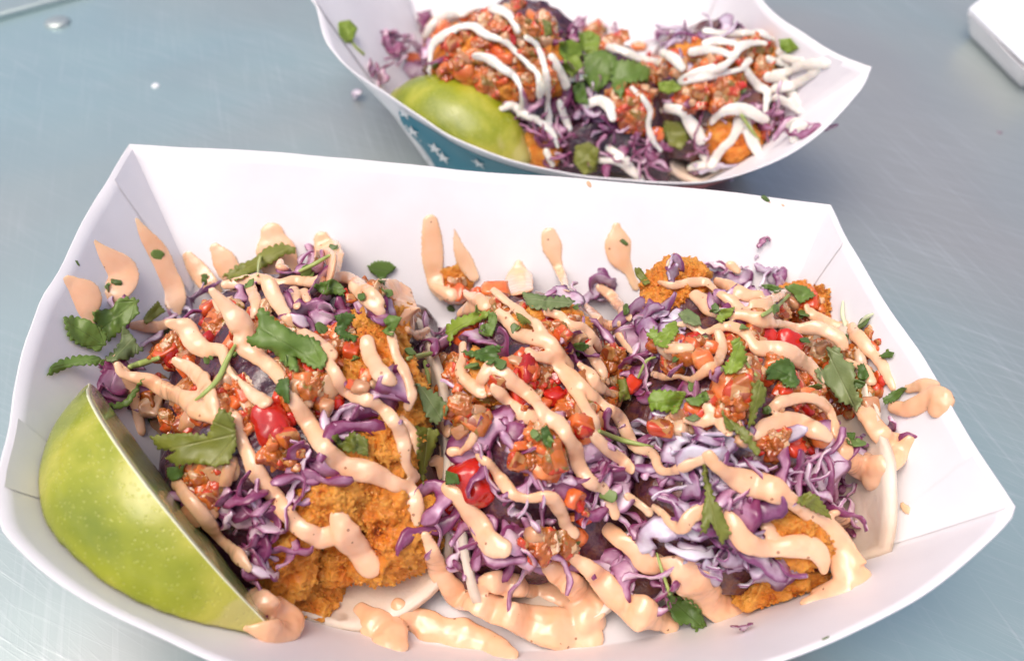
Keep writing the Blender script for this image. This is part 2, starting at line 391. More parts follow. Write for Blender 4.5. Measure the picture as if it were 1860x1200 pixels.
brim = [[(-7.6, 43.5, 5.2), (2, 43.2, 4.6), (9.2, 40.0, 5.4)],
        [(9.2, 40.0, 5.4)] + W((1385, 0, 5.4), (1465, 65, 5.5), (1540, 106, 5.6), (1582, 121, 5.6)),
        W((1582, 121, 5.6), (1560, 165, 5.3), (1480, 248, 4.2), (1380, 305, 3.3), (1250, 333, 2.7), (1060, 318, 2.6), (947, 296, 2.8), (860, 266, 3.0), (809, 243, 3.1), (765, 212, 3.4), (700, 168, 3.9), (638, 126, 4.5), (610, 98, 4.8), (590, 66, 5.0), (576, 10, 5.2)),
        W((576, 10, 5.2), (572, -30, 5.2)) + [(-7.6, 43.5, 5.2)]]
bbase = [[(-4.5, 38.5, zb), (2, 38.9, zb), (7.5, 36.5, zb)], [(7.5, 36.5, zb), (8.8, 33, zb), (9.2, 30.2, zb)],
         [(9.2, 30.2, zb), (6, 27.2, zb), (2.8, 26.2, zb), (-.6, 26.6, zb), (-3.4, 28.6, zb)], [(-3.4, 28.6, zb), (-4.6, 33, zb), (-4.5, 38.5, zb)]]
BT = Tray(brim, bbase, 'smaller looking white paper tray behind, blue star print on its outside')
# the tabs glued over the end walls, their edges show as seams
for T_ in (FT, BT):
    for side in (1, 3):
        for lo in (True, False):
            if lo: T_.patch('corner_tab', side, 0.0, (.05, .15), .30, .975, -.03, M_PAPER, 6, 8)
            else: T_.patch('corner_tab', side, (.95, .87), 1.0, .30, .975, -.03, M_PAPER, 6, 8)
# printed outside: a blue field with stars on one half of each long wall, red on the other
def star(T_, side, a, t, rad, off, rot):
    p = T_.wall(side, a, t, off); h = norm(T_.wall(side, min(1, a+.01), t, off)-T_.wall(side, a-.01, t, off)); up = T_.wall(side, a, t+.05, off)-T_.wall(side, a, t-.05, off); up = norm(up-h*(up@h))
    pts = [p]+[p+(h*math.sin(rot+math.pi/5*k)+up*math.cos(rot+math.pi/5*k))*rad*(1 if k % 2 == 0 else .42) for k in range(10)]
    return obj('printed_star', pts, [(0, k+1, (k+1) % 10+1) for k in range(10)], M_WHITE, T_.root, smooth=False)
for T_, sides in ((BT, (2, 0)), (FT, (2, 0))):
    for side in sides:
        flip = side == 0
        A = (lambda x: 1-x) if not flip else (lambda x: x)
        V = []
        a0 = .10
        if T_ is BT and side == 2:
            for a0 in np.linspace(.05, .4, 140):
                q = T_.wall(side, 1-a0, 1, 0)-CO
                if 930+FPX*(q@_r)/(q@_f) > 694: break
        o = T_.patch('star_field', side, (A(.03), A(a0)) if T_ is BT and side == 2 else A(a0), A(.60), .02, .86, .075, M_TEAL, 40, 8)
        o2 = T_.patch('red_field', side, A(.62), A(.92), .02, .93, .075, M_RED, 24, 8)
        k = 0
        for i in range(5):
            for j in range(2):
                if T_ is BT and side == 2 and i < 3: continue
                a = a0+.045+.078*i+(.036 if j % 2 else 0); t = .26+.34*j
                star(T_, side, A(a), t, .36, .10, .3*math.sin(i*3+j)); k += 1
def star_at(u, v, rad=.33):
    best = None
    for a in np.linspace(.6, .97, 75):
        for t in np.linspace(.1, .85, 26):
            q = BT.wall(2, a, t, .1)-CO; x = 930+FPX*(q@_r)/(q@_f); y = 600-FPX*(q@_u)/(q@_f); e = (x-u)**2+(y-v)**2
            if best is None or e < best[0]: best = (e, a, t)
    star(BT, 2, best[1], best[2], rad, .11, .2)
for u, v in ((750, 240), (771, 284), (788, 268), (805, 286), (868, 297), (735, 205)): star_at(u, v)
# another white tray, only its corner in the picture
q = [at(1757, 24, 1.3), at(1868, 132, 1.3), at(2150, 60, 1.3), at(1900, -90, 1.3)]
qc = sum(q)/4
def seg(a, b, n=4): return [a+(b-a)*k/n for k in range(n+1)]
qb = [qc+(p-qc)*.86 for p in q]
for p in qb: p[2] = .08
WT = Tray([seg(q[0], q[1]), seg(q[1], q[2]), seg(q[2], q[3]), seg(q[3], q[0])], [seg(qb[0], qb[1]), seg(qb[1], qb[2]), seg(qb[2], qb[3]), seg(qb[3], qb[0])], 'empty white paper tray at the far right of the counter', ns=(9, 9, 9, 9))
# its folded-over paper lid
lidz = np.array([0, 0, .12]); V = [p+lidz for p in q]+[p+lidz+np.array([0, 0, .12]) for p in q]
obj('paper_lid', V, [(3, 2, 1, 0), (4, 5, 6, 7), (0, 1, 5, 4), (1, 2, 6, 5), (2, 3, 7, 6), (3, 0, 4, 7)], M_WCARD, WT.root, smooth=False)

# ---------------------------------------------------------------- tacos: folded tortillas and what fills them
TRAYBV = [BVHTree.FromPolygons([tuple(q) for q in T_.V], T_.F) for T_ in (FT, BT)]
def inside(V, c, off=(.6, .9, .5)):
    V = V.copy(); c0 = c+np.array(off)
    for i in range(len(V)):
        d = V[i]-c0; l = np.linalg.norm(d)
        for b in TRAYBV:
            h = b.ray_cast(Vector(c0), Vector(d/l), l+.08)
            if h[0] is not None: V[i] = c0+d/l*(h[3]-.08); break
    return V
class Taco:
    def __init__(s, near, far, hw, h, R, label, seed, group, zb=.15, cen=None, lean=0, phi=78, p=(3., .6, 2.6, .7), thw=None, off=0.):
        s.n = np.array([*near, 0.]); s.f = np.array([*far, 0.]); s.ax = norm(s.f-s.n); s.len = np.linalg.norm(s.f-s.n)/2
        s.c = (s.n+s.f)/2; s.sd = np.array([s.ax[1], -s.ax[0], 0]); s.hw = hw
        s.root = empty('taco', (s.c[0], s.c[1], zb), label, 'taco', group)
        rng = np.random.default_rng(seed)
        # tortilla: a disc bent to a U
        S = np.linspace(0, R, 60); ph = np.radians(phi)*np.clip(S/(R*.56), 0, 1)**1.4
        X = np.r_[0, np.cumsum(np.cos(ph[:-1])*np.diff(S))]; Z = np.r_[0, np.cumsum(np.sin(ph[:-1])*np.diff(S))]
        tw = thw or hw; sc = tw*1.03/X[-1] if X[-1] > tw*1.03 or thw else 1
        tc = s.c if cen is None else np.array([*cen, 0.])
        nr, na = 16, 90; V = []; F = []
        for i in range(nr+1):
            for k in range(na):
                a = 2*math.pi*k/na; r = R*i/nr*(1+.025*math.sin(3*a+seed)+.02*math.sin(7*a+2*seed)); ss = r*math.sin(a)+off*i/nr; tt = r*math.cos(a)
                x = np.interp(abs(ss), S, X)*np.sign(ss)*sc; z = np.interp(abs(ss), S, Z)
                V.append(tc+s.ax*tt+s.sd*(x+lean*z)+np.array([0, 0, z+zb+.05*(tt/R)**4*R]))
        V = np.array(V); w_ = fnoise(V, .55, 2, seed+50)[:, None]; V = V + w_*.22*(s.sd*.8+np.array([0, 0, .25])); V[:, 2] = np.maximum(V[:, 2], zb)
        V = inside(V, s.c+np.array([0, 0, 3.0]), (0, 0, 0))
        for i in range(nr):
            for k in range(na): F.append((i*na+k, (i+1)*na+k, (i+1)*na+(k+1) % na, i*na+(k+1) % na))
        o = obj('tortilla', V, F, M_TORT, s.root); solid(o, .2, 0); s.tort = (V, F)
        # moist filling underneath everything
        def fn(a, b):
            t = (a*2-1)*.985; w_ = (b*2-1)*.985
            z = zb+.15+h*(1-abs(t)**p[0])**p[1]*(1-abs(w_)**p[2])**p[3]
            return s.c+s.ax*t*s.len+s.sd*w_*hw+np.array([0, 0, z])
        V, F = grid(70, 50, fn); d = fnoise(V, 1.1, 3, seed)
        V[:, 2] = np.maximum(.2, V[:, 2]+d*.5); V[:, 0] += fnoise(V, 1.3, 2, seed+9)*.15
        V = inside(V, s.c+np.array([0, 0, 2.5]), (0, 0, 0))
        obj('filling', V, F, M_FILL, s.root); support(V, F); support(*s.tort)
G1 = 'tacos lying side by side in the front tray'; G2 = 'tacos in the tray behind'
T1 = Taco((-4.6, 10.1), (-6.6, 19.2), 4.15, 4.7, 4.9, 'left taco beside the lime wedge, heaped with fried chicken, cabbage, salsa and peach sauce', 11, G1, cen=(-4.4, 14.0))
T2 = Taco((1.0, 10.2), (.3, 19.0), 2.75, 4.5, 4.5, 'middle taco of the front tray, its open end dark with a large red tomato piece', 22, G1, cen=(.9, 13.8))
T3 = Taco((5.5, 9.9), (5.6, 19.2), 3.15, 4.7, 5.1, 'right taco of the front tray with pale tortilla rim and crumbed chicken tip', 33, G1, cen=(5.9, 14.8), lean=.04, phi=86, thw=3.2, off=.6)
B1 = Taco((-.6, 28.6), (.6, 36.4), 3.1, 4.5, 4.0, 'left taco of the tray behind, a tall mound beside its lime wedge', 44, G2)
B2 = Taco((3.6, 27.6), (4.2, 35.0), 2.5, 3.1, 3.6, 'middle taco of the tray behind with cabbage and many cilantro leaves', 55, G2)
B3 = Taco((7.6, 28.4), (8.6, 36.0), 3.2, 4.0, 4.4, 'right taco of the tray behind with white crema zigzags and a fried piece', 66, G2)
rebuild()

# ---------------------------------------------------------------- lime wedges
LIMES = []
def on_lime(u, v):
    return any(b.ray_cast(Vector(CO), Vector(ray(u, v)))[0] is not None for b in LIMES)
def lime(A, B, u_, v_, ra, push, arc, label, seed):
    """A, B: ends (world); the rind runs from the near cut edge round to the lower left"""
    A = np.array(A, float); B = np.array(B, float); c = (A+B)/2; ax = norm(B-A); half = np.linalg.norm(B-A)/2
    toc = norm(CO-c); e1 = norm(toc-ax*(toc@ax)); e2 = norm(np.cross(ax, e1))
    if e2@u_ < 0: e2 = -e2
    c = c-e1*ra*push
    root = empty('lime_wedge', c-np.array([0, 0, ra*.6]), label, 'lime wedge', 'lime wedges tucked into the trays')
    na, nl = 44, 60
    def P(th, l, r):
        # th angle in arc, l -1..1 along the axis
        x = math.sin(l*math.pi/2); rr = max(0., 1-x*x)**.5*(.98+.02*math.cos(x*3))
        nip = .22*math.exp(-((abs(x)-1)/.05)**2)
        return c+ax*half*(x*(1+.0)+np.sign(x)*nip*.35)+(e1*math.cos(th)+e2*math.sin(th))*ra*rr*r
    th0, th1 = arc
    V, F = grid(na, nl, lambda a, b: P(th0+(th1-th0)*a, -1+2*b, 1))
    V = V+fnoise(V, 1.2, 2, seed)[:, None]*norm(V-c)*.035
    V = inside(V, c)
    rind = obj('rind', V, F, M_RIND, root); support(V, F); LIMES.append(BVHTree.FromPolygons([tuple(q) for q in V], F))
    for th, nm in ((th0, 'cut_face'), (th1, 'cut_face')):
        Vp, Fp = grid(2, nl, lambda a, b: P(th, -1+2*b, 1.004-.13*a)); Vp = inside(Vp, c); pf = obj('pith', Vp, Fp, M_PITH, root); solid(pf, .03, 0)
        sg = 5
        for k in range(1):
            Vf, Ff = grid(14, nl, lambda a, b: P(th, -1+2*b, .885*(1-a)))
            Vf = inside(Vf, c)
            fo = obj('flesh', Vf, Ff, M_FLESH, root); support(Vf, Ff); solid(fo, .03, 0)
    return root
LL = norm(-_r-_u)                    # towards the lower left of the picture
lime(at(150, 672, 4.8), at(478, 1110, 3.35), LL, 0, 2.95, .48, (math.radians(7), math.radians(94)), 'big yellow green lime wedge at the lower left of the front tray', 3)
lime(at(700, 172, 2.3), at(934, 290, 1.7), norm(_r*.5+_u), 0, 2.1, .45, (math.radians(-30), math.radians(95)), 'lime wedge in the tray behind, resting against its near wall', 4)
rebuild()

# ---------------------------------------------------------------- shared shapes
def ico(sub):
    import bmesh
    bm = bmesh.new(); bmesh.ops.create_icosphere(bm, subdivisions=sub, radius=1)
    V = np.array([v.co[:] for v in bm.verts]); F = [tuple(v.index for v in f.verts) for f in bm.faces]; bm.free(); return V, F
ICO2, ICO3, ICO5, ICO6 = ico(2), ico(3), ico(5), ico(6)
def rotm(n, yaw=0., tilt=(0, 0)):
    """matrix whose Z is near n"""
    q = Vector(n).to_track_quat('Z', 'Y').to_matrix()
    return q @ Matrix.Rotation(yaw, 3, 'Z') @ Matrix.Rotation(tilt[0], 3, 'X') @ Matrix.Rotation(tilt[1], 3, 'Y')
def face_px(n, ang):
    """matrix: Z = n, X = the picture direction at `ang` degrees (0 = right, 90 = up) laid into the surface"""
    d = _r*math.cos(math.radians(ang))+_u*math.sin(math.radians(ang)); n = norm(n); x = norm(d-n*(d@n)); y = np.cross(n, x)
    return Matrix(((x[0], y[0], n[0]), (x[1], y[1], n[1]), (x[2], y[2], n[2])))
def npm(R): return np.array([list(r) for r in R])
TC = -_f                                          # towards the camera

# ---------------------------------------------------------------- fried chicken
def chicken(par, u, v, ru, rv, seed, ang=0, depth=.55, crumb=.19, big=.42, name='fried_chicken', mt=None, sub=None):
    p, n, t = hit(u, v); s = t/FPX
    a, b = ru*s, rv*s; c = min(a, b)*.85
    R = npm(face_px(norm(n*.5+TC), ang)); V, F = sub or ICO6
    X = V*np.array([a, b, c]); q = V*1.0
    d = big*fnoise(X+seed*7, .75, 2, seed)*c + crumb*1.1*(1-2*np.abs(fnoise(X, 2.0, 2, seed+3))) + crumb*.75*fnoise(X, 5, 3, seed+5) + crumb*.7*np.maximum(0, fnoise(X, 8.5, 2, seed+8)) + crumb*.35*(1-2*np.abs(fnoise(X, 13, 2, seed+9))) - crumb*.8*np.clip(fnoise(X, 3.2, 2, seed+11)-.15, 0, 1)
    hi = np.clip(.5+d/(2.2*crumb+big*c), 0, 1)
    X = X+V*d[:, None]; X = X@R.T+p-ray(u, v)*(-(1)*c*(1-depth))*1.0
    X = inside(X, par.c+np.array([0, 0, 3.2]), (0, 0, 0))
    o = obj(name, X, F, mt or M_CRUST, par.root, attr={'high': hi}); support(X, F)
    # loose crumbs of the coating, far too many to count
    rg = np.random.default_rng(seed); nc = int((900 if sub is None else 250)*min(1.6, a*b/.6)); idx = rg.integers(0, len(X), nc); O = np.array([[1, 0, 0], [-1, 0, 0], [0, 1, 0], [0, -1, 0], [0, 0, 1], [0, 0, -1.]])
    OF = [(0, 2, 4), (2, 1, 4), (1, 3, 4), (3, 0, 4), (2, 0, 5), (1, 2, 5), (3, 1, 5), (0, 3, 5)]
    Q = rg.normal(size=(nc, 3, 3)); Q = np.linalg.qr(Q)[0]; sz = rg.uniform(.02, .062, (nc, 1, 1))*np.array([1, .8, .7])[None, None]*rg.uniform(.6, 1.4, (nc, 6, 3))
    CV = (np.einsum('nij,kj->nki', Q, O)*sz+X[idx][:, None]+(X[idx]-X.mean(0))[:, None]*.01).reshape(-1, 3)
    cr = obj('crumb_coating', CV, [tuple(6*i+q for q in f) for i in range(nc) for f in OF], mt or M_CRUST, par.root, attr={'high': np.repeat(np.clip(hi[idx]+rg.normal(.08, .2, nc), 0, 1), 6)}, smooth=False); cr['kind'] = 'stuff'
    return o
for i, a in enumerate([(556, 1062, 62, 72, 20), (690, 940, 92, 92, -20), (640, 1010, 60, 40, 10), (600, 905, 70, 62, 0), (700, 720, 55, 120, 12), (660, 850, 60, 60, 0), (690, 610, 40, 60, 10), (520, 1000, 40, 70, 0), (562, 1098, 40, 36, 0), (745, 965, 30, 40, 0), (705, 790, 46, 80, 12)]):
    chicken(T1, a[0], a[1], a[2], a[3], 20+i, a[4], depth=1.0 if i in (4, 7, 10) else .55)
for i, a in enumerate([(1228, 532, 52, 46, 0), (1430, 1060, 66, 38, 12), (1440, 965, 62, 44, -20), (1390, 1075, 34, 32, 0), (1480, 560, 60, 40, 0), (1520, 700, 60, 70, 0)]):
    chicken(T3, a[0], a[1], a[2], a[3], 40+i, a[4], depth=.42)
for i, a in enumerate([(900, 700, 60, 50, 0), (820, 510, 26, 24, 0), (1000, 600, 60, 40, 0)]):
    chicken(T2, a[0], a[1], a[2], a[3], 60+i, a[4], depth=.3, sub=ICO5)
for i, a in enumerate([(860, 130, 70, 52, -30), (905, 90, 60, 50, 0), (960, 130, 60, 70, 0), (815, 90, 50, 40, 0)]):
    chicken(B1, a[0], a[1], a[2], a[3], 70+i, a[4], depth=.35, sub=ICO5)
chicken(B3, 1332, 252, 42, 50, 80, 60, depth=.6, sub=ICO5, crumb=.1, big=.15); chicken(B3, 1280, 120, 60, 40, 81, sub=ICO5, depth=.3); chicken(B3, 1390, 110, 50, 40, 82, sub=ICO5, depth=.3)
chicken(B1, 985, 265, 40, 45, 83, sub=ICO5, crumb=.06, big=.1)
rebuild()

# ---------------------------------------------------------------- red tomato pieces with smooth skins
def tomato(par, u, v, ru, rv, ang, seed, mt=None, depth=.5, flat=.75):
    p, n, t = hit(u, v); s = t/FPX; a, b = ru*s, rv*s; c = min(a, b)*flat
    V, F = ICO5 if ru > 25 else ICO3
    X = np.sign(V)*np.abs(V)**.85*np.array([a, b, c]); d = fnoise(X+seed*5, 1.4/max(a, b), 2, seed)*.30*c+fnoise(X, 5, 2, seed+2)*.035
    X = (X+V*d[:, None])@npm(face_px(norm(n+TC*1.2), ang)).T+p+TC*c*(depth-.3)
    X = inside(X, par.c+np.array([0, 0, 3.2]), (0, 0, 0))
    obj('tomato_piece', X, F, mt or M_TOM, par.root); support(X, F)
for i, a in enumerate([(497, 772, 34, 44, 20), (312, 642, 20, 32, 10), (620, 624, 24, 13, 0), (420, 625, 12, 32, -30), (560, 690, 34, 45, -40)]): tomato(T1, *a, 100+i, M_TOMO if i in (3,) else None, .35 if i == 4 else .7)
for i, a in enumerate([(862, 872, 46, 46, 0), (832, 925, 36, 34, 0), (1113, 640, 22, 30, 10), (1017, 607, 13, 28, 15), (845, 612, 24, 20, 20), (896, 541, 17, 15, 0), (880, 778, 11, 28, -15), (1125, 690, 22, 22, 0), (1060, 765, 10, 20, 15), (985, 990, 50, 26, 10), (1040, 975, 30, 20, 0)]):
    tomato(T2, *a, 120+i, M_TOMO if i in (3, 4, 5, 6, 7, 9, 10) else None, .2 if i > 8 else .6)
for i, a in enumerate([(1330, 712, 42, 42, 0), (1380, 608, 34, 17, -8), (1435, 621, 27, 19, -25), (1250, 708, 20, 12, 25), (1222, 778, 26, 12, -25), (1425, 795, 36, 14, 0), (1440, 712, 38, 10, 0), (1503, 735, 9, 26, 10), (1290, 630, 16, 14, 0), (1440, 555, 40, 20, 10), (1606, 690, 10, 12, 0), (1500, 640, 20, 20, 0)]):
    tomato(T3, *a, 140+i, M_TOMO if i in (0, 6, 7, 8, 9) else None, .6)
for i, a in enumerate([(842, 132, 20, 17, 0), (803, 50, 12, 16, 0), (873, 80, 18, 14, 20), (905, 35, 20, 13, 0), (925, 60, 14, 22, 20), (845, 32, 14, 9, 0), (985, 130, 8, 20, 15), (880, 160, 16, 12, 0), (745, 108, 18, 12, 20)]): tomato(B1, *a, 160+i, M_TOMO)
for i, a in enumerate([(1155, 200, 16, 22, 0), (1160, 85, 15, 8, 0), (1190, 110, 9, 7, 0), (1205, 130, 9, 8, 0), (1142, 230, 20, 12, 0), (1192, 245, 14, 14, 0), (1125, 165, 16, 10, 0)]): tomato(B2, *a, 180+i, M_TOMO)
for i, a in enumerate([(1272, 180, 20, 22, 20), (1370, 95, 14, 11, 0), (1343, 150, 12, 16, 0), (1382, 130, 8, 16, 15), (1265, 72, 12, 8, 0), (1225, 110, 16, 18, 0), (1300, 105, 14, 10, 0), (1390, 240, 8, 14, -20)]): tomato(B3, *a, 190+i, M_TOM if i in (0, 3) else M_TOMO)
rebuild()

# ---------------------------------------------------------------- shredded purple cabbage
def shred_mesh(i, mt):
    rng = np.random.default_rng(500+i); L_ = rng.uniform(1.0, 2.5); n = 18; wd = rng.uniform(.07, .17) if i % 3 else rng.uniform(.18, .38)
    curl = rng.normal(0, 1.5) if i % 3 else rng.choice([-1, 1])*rng.uniform(2.5, 4.2)
    s = np.linspace(-.5, .5, n); a = curl*s+.5*np.sin(s*rng.uniform(4, 9)+rng.uniform(0, 6)); b = rng.normal(0, .7)*s+.45*np.sin(s*rng.uniform(5, 10)+rng.uniform(0, 6))
    d = np.stack([np.cos(a)*np.cos(b), np.sin(a)*np.cos(b), np.sin(b)], 1); P = np.cumsum(d, 0)*L_/n; P -= P.mean(0)
    tw = rng.uniform(-.6, 1.6)+rng.normal(0, 1.4)*s
    T = norm(np.gradient(P, axis=0)); up = np.array([0, 0, 1.]); S1 = norm(np.cross(T, up)); S2 = np.cross(S1, T)
    S = S1*np.cos(tw)[:, None]+S2*np.sin(tw)[:, None]; Nn = np.cross(T, S)
    w_ = wd*(.45+.55*np.sqrt(np.clip(1-(2*s)**4, 0, 1)))*(1+.25*np.sin(s*17+i)); th = .026+.014*rng.random()
    V = []; E = []
    for k in range(n):
        for (x, y, e) in ((-1, 0, 1.), (-.62, 1, .25), (.0, 1.25, .0), (.62, 1, .2), (1, 0, .9), (.62, -1, .55), (0, -1.2, .5), (-.62, -1, .7)):
            V.append(P[k]+S[k]*w_[k]*x+Nn[k]*th*y); E.append(e)
    F = []
    for k in range(n-1):
        for j in range(8): F.append((k*8+j, k*8+(j+1) % 8, (k+1)*8+(j+1) % 8, (k+1)*8+j))
    F.append(tuple(range(8))[::-1]); F.append(tuple((n-1)*8+j for j in range(8)))
    V = np.array(V); V += np.stack([fnoise(V, 3.5, 2, i), fnoise(V, 3.5, 2, i+7), fnoise(V, 3.5, 2, i+13)], 1)*.09
    return V, F, np.array(E)
SH = [shred_mesh(i, None) for i in range(30)]
SHM = {m.name: [mesh('cabbage_shred', V, F, m, attr={'edge': E}) for V, F, E in SH] for m in (M_CAB, M_CABB)}
def shreds(par, u, v, ru, rv, num, mt=M_CAB, sc=1., lift=.12, up=.6, seed=0, jump=.5):
    rng = np.random.default_rng(int(u*7+v*13+seed))
    for _ in range(max(2, int(num*.85))):
        r = math.sqrt(rng.random()); a = rng.random()*6.283; uu = u+ru*r*math.cos(a); vv = v+rv*r*math.sin(a)
        k = int(rng.integers(len(SH)))
        if on_lime(uu, vv): continue
        p, n, t = hit(uu, vv)
        n2 = norm(n+TC*up+rng.normal(0, .35, 3)); R = rotm(n2, rng.random()*6.283, (rng.normal(0, .3), rng.normal(0, .3)))
        P = p+n*lift*rng.uniform(.2, 1.6)+TC*rng.random()*jump*.3; s = sc*rng.uniform(.75, 1.25)
        put('cabbage_shred', SHM[mt.name][k], P, R, (s, s, s), par.root)
        support((SH[k][0]*s)@npm(R).T+P, SH[k][1])
for a in [(350, 560, 30, 26, 9, M_CABB), (455, 940, 50, 55, 16), (492, 1005, 34, 40, 9), (556, 850, 42, 36, 12), (636, 755, 34, 36, 8), (700, 706, 44, 10, 5), (560, 560, 40, 50, 10), (220, 705, 34, 26, 8), (555, 485, 28, 14, 5),
          (610, 570, 40, 20, 6), (790, 935, 12, 50, 5), (465, 1085, 16, 30, 4), (420, 1100, 40, 16, 4), (300, 600, 30, 20, 5), (670, 560, 20, 20, 3), (350, 900, 14, 30, 3), (200, 560, 20, 12, 3), (400, 550, 40, 16, 3)]:
    shreds(T1, *a)
for a in [(785, 618, 24, 22, 8), (765, 650, 16, 14, 3), (930, 830, 66, 70, 26), (1085, 875, 56, 56, 22), (1040, 850, 50, 60, 12), (880, 995, 50, 30, 9), (860, 780, 26, 50, 8), (1125, 1040, 34, 34, 9), (1080, 530, 26, 18, 5, M_CABB), (1040, 640, 60, 40, 7),
          (940, 1015, 90, 14, 7), (1155, 610, 14, 44, 6), (960, 930, 30, 60, 6), (830, 740, 20, 30, 5), (1000, 545, 50, 14, 4), (900, 620, 30, 20, 4), (1110, 800, 30, 40, 5), (1160, 950, 20, 60, 6), (950, 970, 120, 30, 8)]:
    shreds(T2, *a)
for a in [(1265, 830, 62, 44, 24, M_CABB), (1330, 820, 60, 40, 10, M_CABB), (1400, 870, 50, 40, 10), (1505, 885, 46, 56, 20), (1540, 940, 20, 50, 6), (1310, 1000, 60, 40, 18, M_CABB), (1300, 910, 60, 36, 14, M_CABB), (1380, 1030, 26, 40, 7, M_CABB), (1240, 770, 50, 20, 7, M_CABB),
          (1390, 500, 70, 12, 8, M_CABB), (1330, 900, 60, 20, 7), (1215, 640, 30, 50, 6, M_CABB), (1290, 700, 60, 40, 6), (1190, 860, 24, 60, 8), (1330, 560, 60, 20, 5), (1180, 560, 20, 40, 5, M_CABB), (1240, 940, 60, 30, 8, M_CABB), (1480, 850, 50, 20, 5), (1620, 770, 30, 20, 3),
          (1215, 490, 30, 12, 4, M_CABB), (1520, 760, 30, 30, 4), (1220, 1040, 30, 40, 6), (1575, 812, 16, 10, 3, M_CABB), (1320, 490, 20, 10, 3), (1180, 705, 22, 60, 9), (1195, 780, 26, 30, 6, M_CABB), (1340, 930, 30, 60, 6)]:
    shreds(T3, *a)
for a in [(705, 80, 22, 30, 10), (750, 110, 46, 30, 16), (770, 45, 14, 20, 4), (690, 140, 16, 20, 5), (940, 210, 30, 30, 8), (975, 245, 34, 22, 8, M_CAB, .9), (1010, 180, 20, 40, 5), (980, 70, 30, 20, 5), (1010, 290, 26, 14, 5)]: shreds(B1, *a)
for a in [(1090, 210, 32, 40, 16, M_CABB), (1150, 260, 50, 44, 16), (1185, 290, 30, 20, 6), (1110, 290, 50, 24, 8), (1030, 230, 20, 40, 6), (1060, 150, 40, 40, 8), (1080, 60, 50, 16, 9)]: shreds(B2, *a)
for a in [(1215, 75, 34, 16, 10, M_CABB), (1310, 65, 50, 12, 8, M_CABB), (1320, 185, 50, 20, 10), (1425, 155, 24, 18, 6, M_CABB), (1400, 215, 40, 16, 9), (1250, 130, 40, 40, 8, M_CABB), (1440, 230, 20, 18, 5), (1260, 270, 30, 30, 8), (1290, 310, 50, 12, 7, M_CABB), (1220, 190, 20, 20, 4), (1465, 240, 16, 8, 3)]: shreds(B3, *a)
rebuild()

# ---------------------------------------------------------------- diced salsa
def dice_mesh(i):
    rng = np.random.default_rng(700+i); V, F = ICO3 if i < 8 else ICO2; V = np.sign(V)*np.abs(V)**.42
    V = V*np.array([.22, .17, .12])*rng.uniform(.7, 1.3, 3); V = V+norm(V)*(fnoise(V+i*3, 5, 3, i)*.14)[:, None]; return V, F
DI = [dice_mesh(i) for i in range(16)]
DIM = {m.name: [mesh('salsa_dice', V, F, m) for V, F in DI] for m in (M_TOM, M_TOMO, M_ONION, M_SALSA, M_LEAF[2], M_LEAF[0])}
NAMES = {M_TOM.name: 'tomato_dice', M_TOMO.name: 'tomato_dice', M_ONION.name: 'onion_dice', M_SALSA.name: 'salsa_pulp', M_LEAF[2].name: 'herb_fleck', M_LEAF[0].name: 'herb_fleck'}
def pulp(par, u, v, ru, rv):
    rng = np.random.default_rng(int(u*3+v*5)); n = max(1, int(ru*rv/520))
    for k in range(n):
        r = math.sqrt(rng.random())*.75; a = rng.random()*6.283; uu = u+ru*r*math.cos(a); vv = v+rv*r*math.sin(a); p, nn, t = hit(uu, vv)
        if on_lime(uu, vv): continue
        s = t/FPX; A = min(ru, 34)*rng.uniform(.7, 1.1)*s; B = min(rv, 30)*rng.uniform(.7, 1.1)*s; c = .19
        V, F = ICO5; X = V*np.array([A, B, c]); q = X+k*9+u
        d = .22*fnoise(q, 2.2, 2, 5)+.12*fnoise(q, 6, 2, 9)+.06*fnoise(q, 13, 2, 3)
        X = (X+V*d[:, None])@npm(face_px(norm(nn+TC*.3), 90*rng.random())).T+p
        X = inside(X, par.c+np.array([0, 0, 3.2]), (0, 0, 0))
        obj('salsa_pulp', X, F, M_SALSA, par.root); support(X, F)
def dice(par, u, v, ru, rv, num, mats=None, sc=1., lift=.06):
    rng = np.random.default_rng(int(u*11+v*17)); mats = mats or [M_TOM, M_TOMO, M_TOMO, M_ONION, M_SALSA, M_SALSA, M_SALSA, M_LEAF[2]]
    if num > 9: pulp(par, u, v, ru, rv)
    for _ in range(num if num < 10 else int(num*.6)):
        r = math.sqrt(rng.random()); a = rng.random()*6.283; uu = u+ru*r*math.cos(a); vv = v+rv*r*math.sin(a)
        if on_lime(uu, vv): continue
        p, n, t = hit(uu, vv)
        m = mats[rng.integers(len(mats))]; k = int(rng.integers(len(DI))); g = m in (M_LEAF[2], M_LEAF[0])
        R = rotm(norm(n+rng.normal(0, .4, 3)), rng.random()*6.283); s = sc*rng.uniform(.5, 1)**1.5*1.5*(.6 if g else 1); P = p+n*lift*rng.random()
        ss = (s, s, s*(.3 if g else 1)); put(NAMES[m.name], DIM[m.name][k], P, R, ss, par.root)
        support((DI[k][0]*np.array(ss))@npm(R).T+P, DI[k][1])
RB = [M_TOM, M_SALSA, M_TOMO, M_SALSA, M_ONION]; BR = [M_SALSA, M_SALSA, M_ONION, M_LEAF[2], M_TOMO, M_ONION]
for a in [(560, 700, 60, 66, 60, RB, 1.15), (320, 740, 60, 44, 45, BR, 1.1), (372, 880, 52, 50, 44, BR, 1.1), (430, 740, 36, 60, 26, BR), (320, 640, 50, 30, 20), (625, 630, 34, 34, 16, [M_TOMO, M_ONION, M_TOMO, M_TOM]), (400, 590, 40, 40, 22), (520, 820, 50, 30, 14, RB), (660, 540, 40, 20, 12), (470, 600, 60, 40, 16), (660, 690, 30, 20, 8, [M_TOMO, M_ONION])]:
    dice(T1, *a)
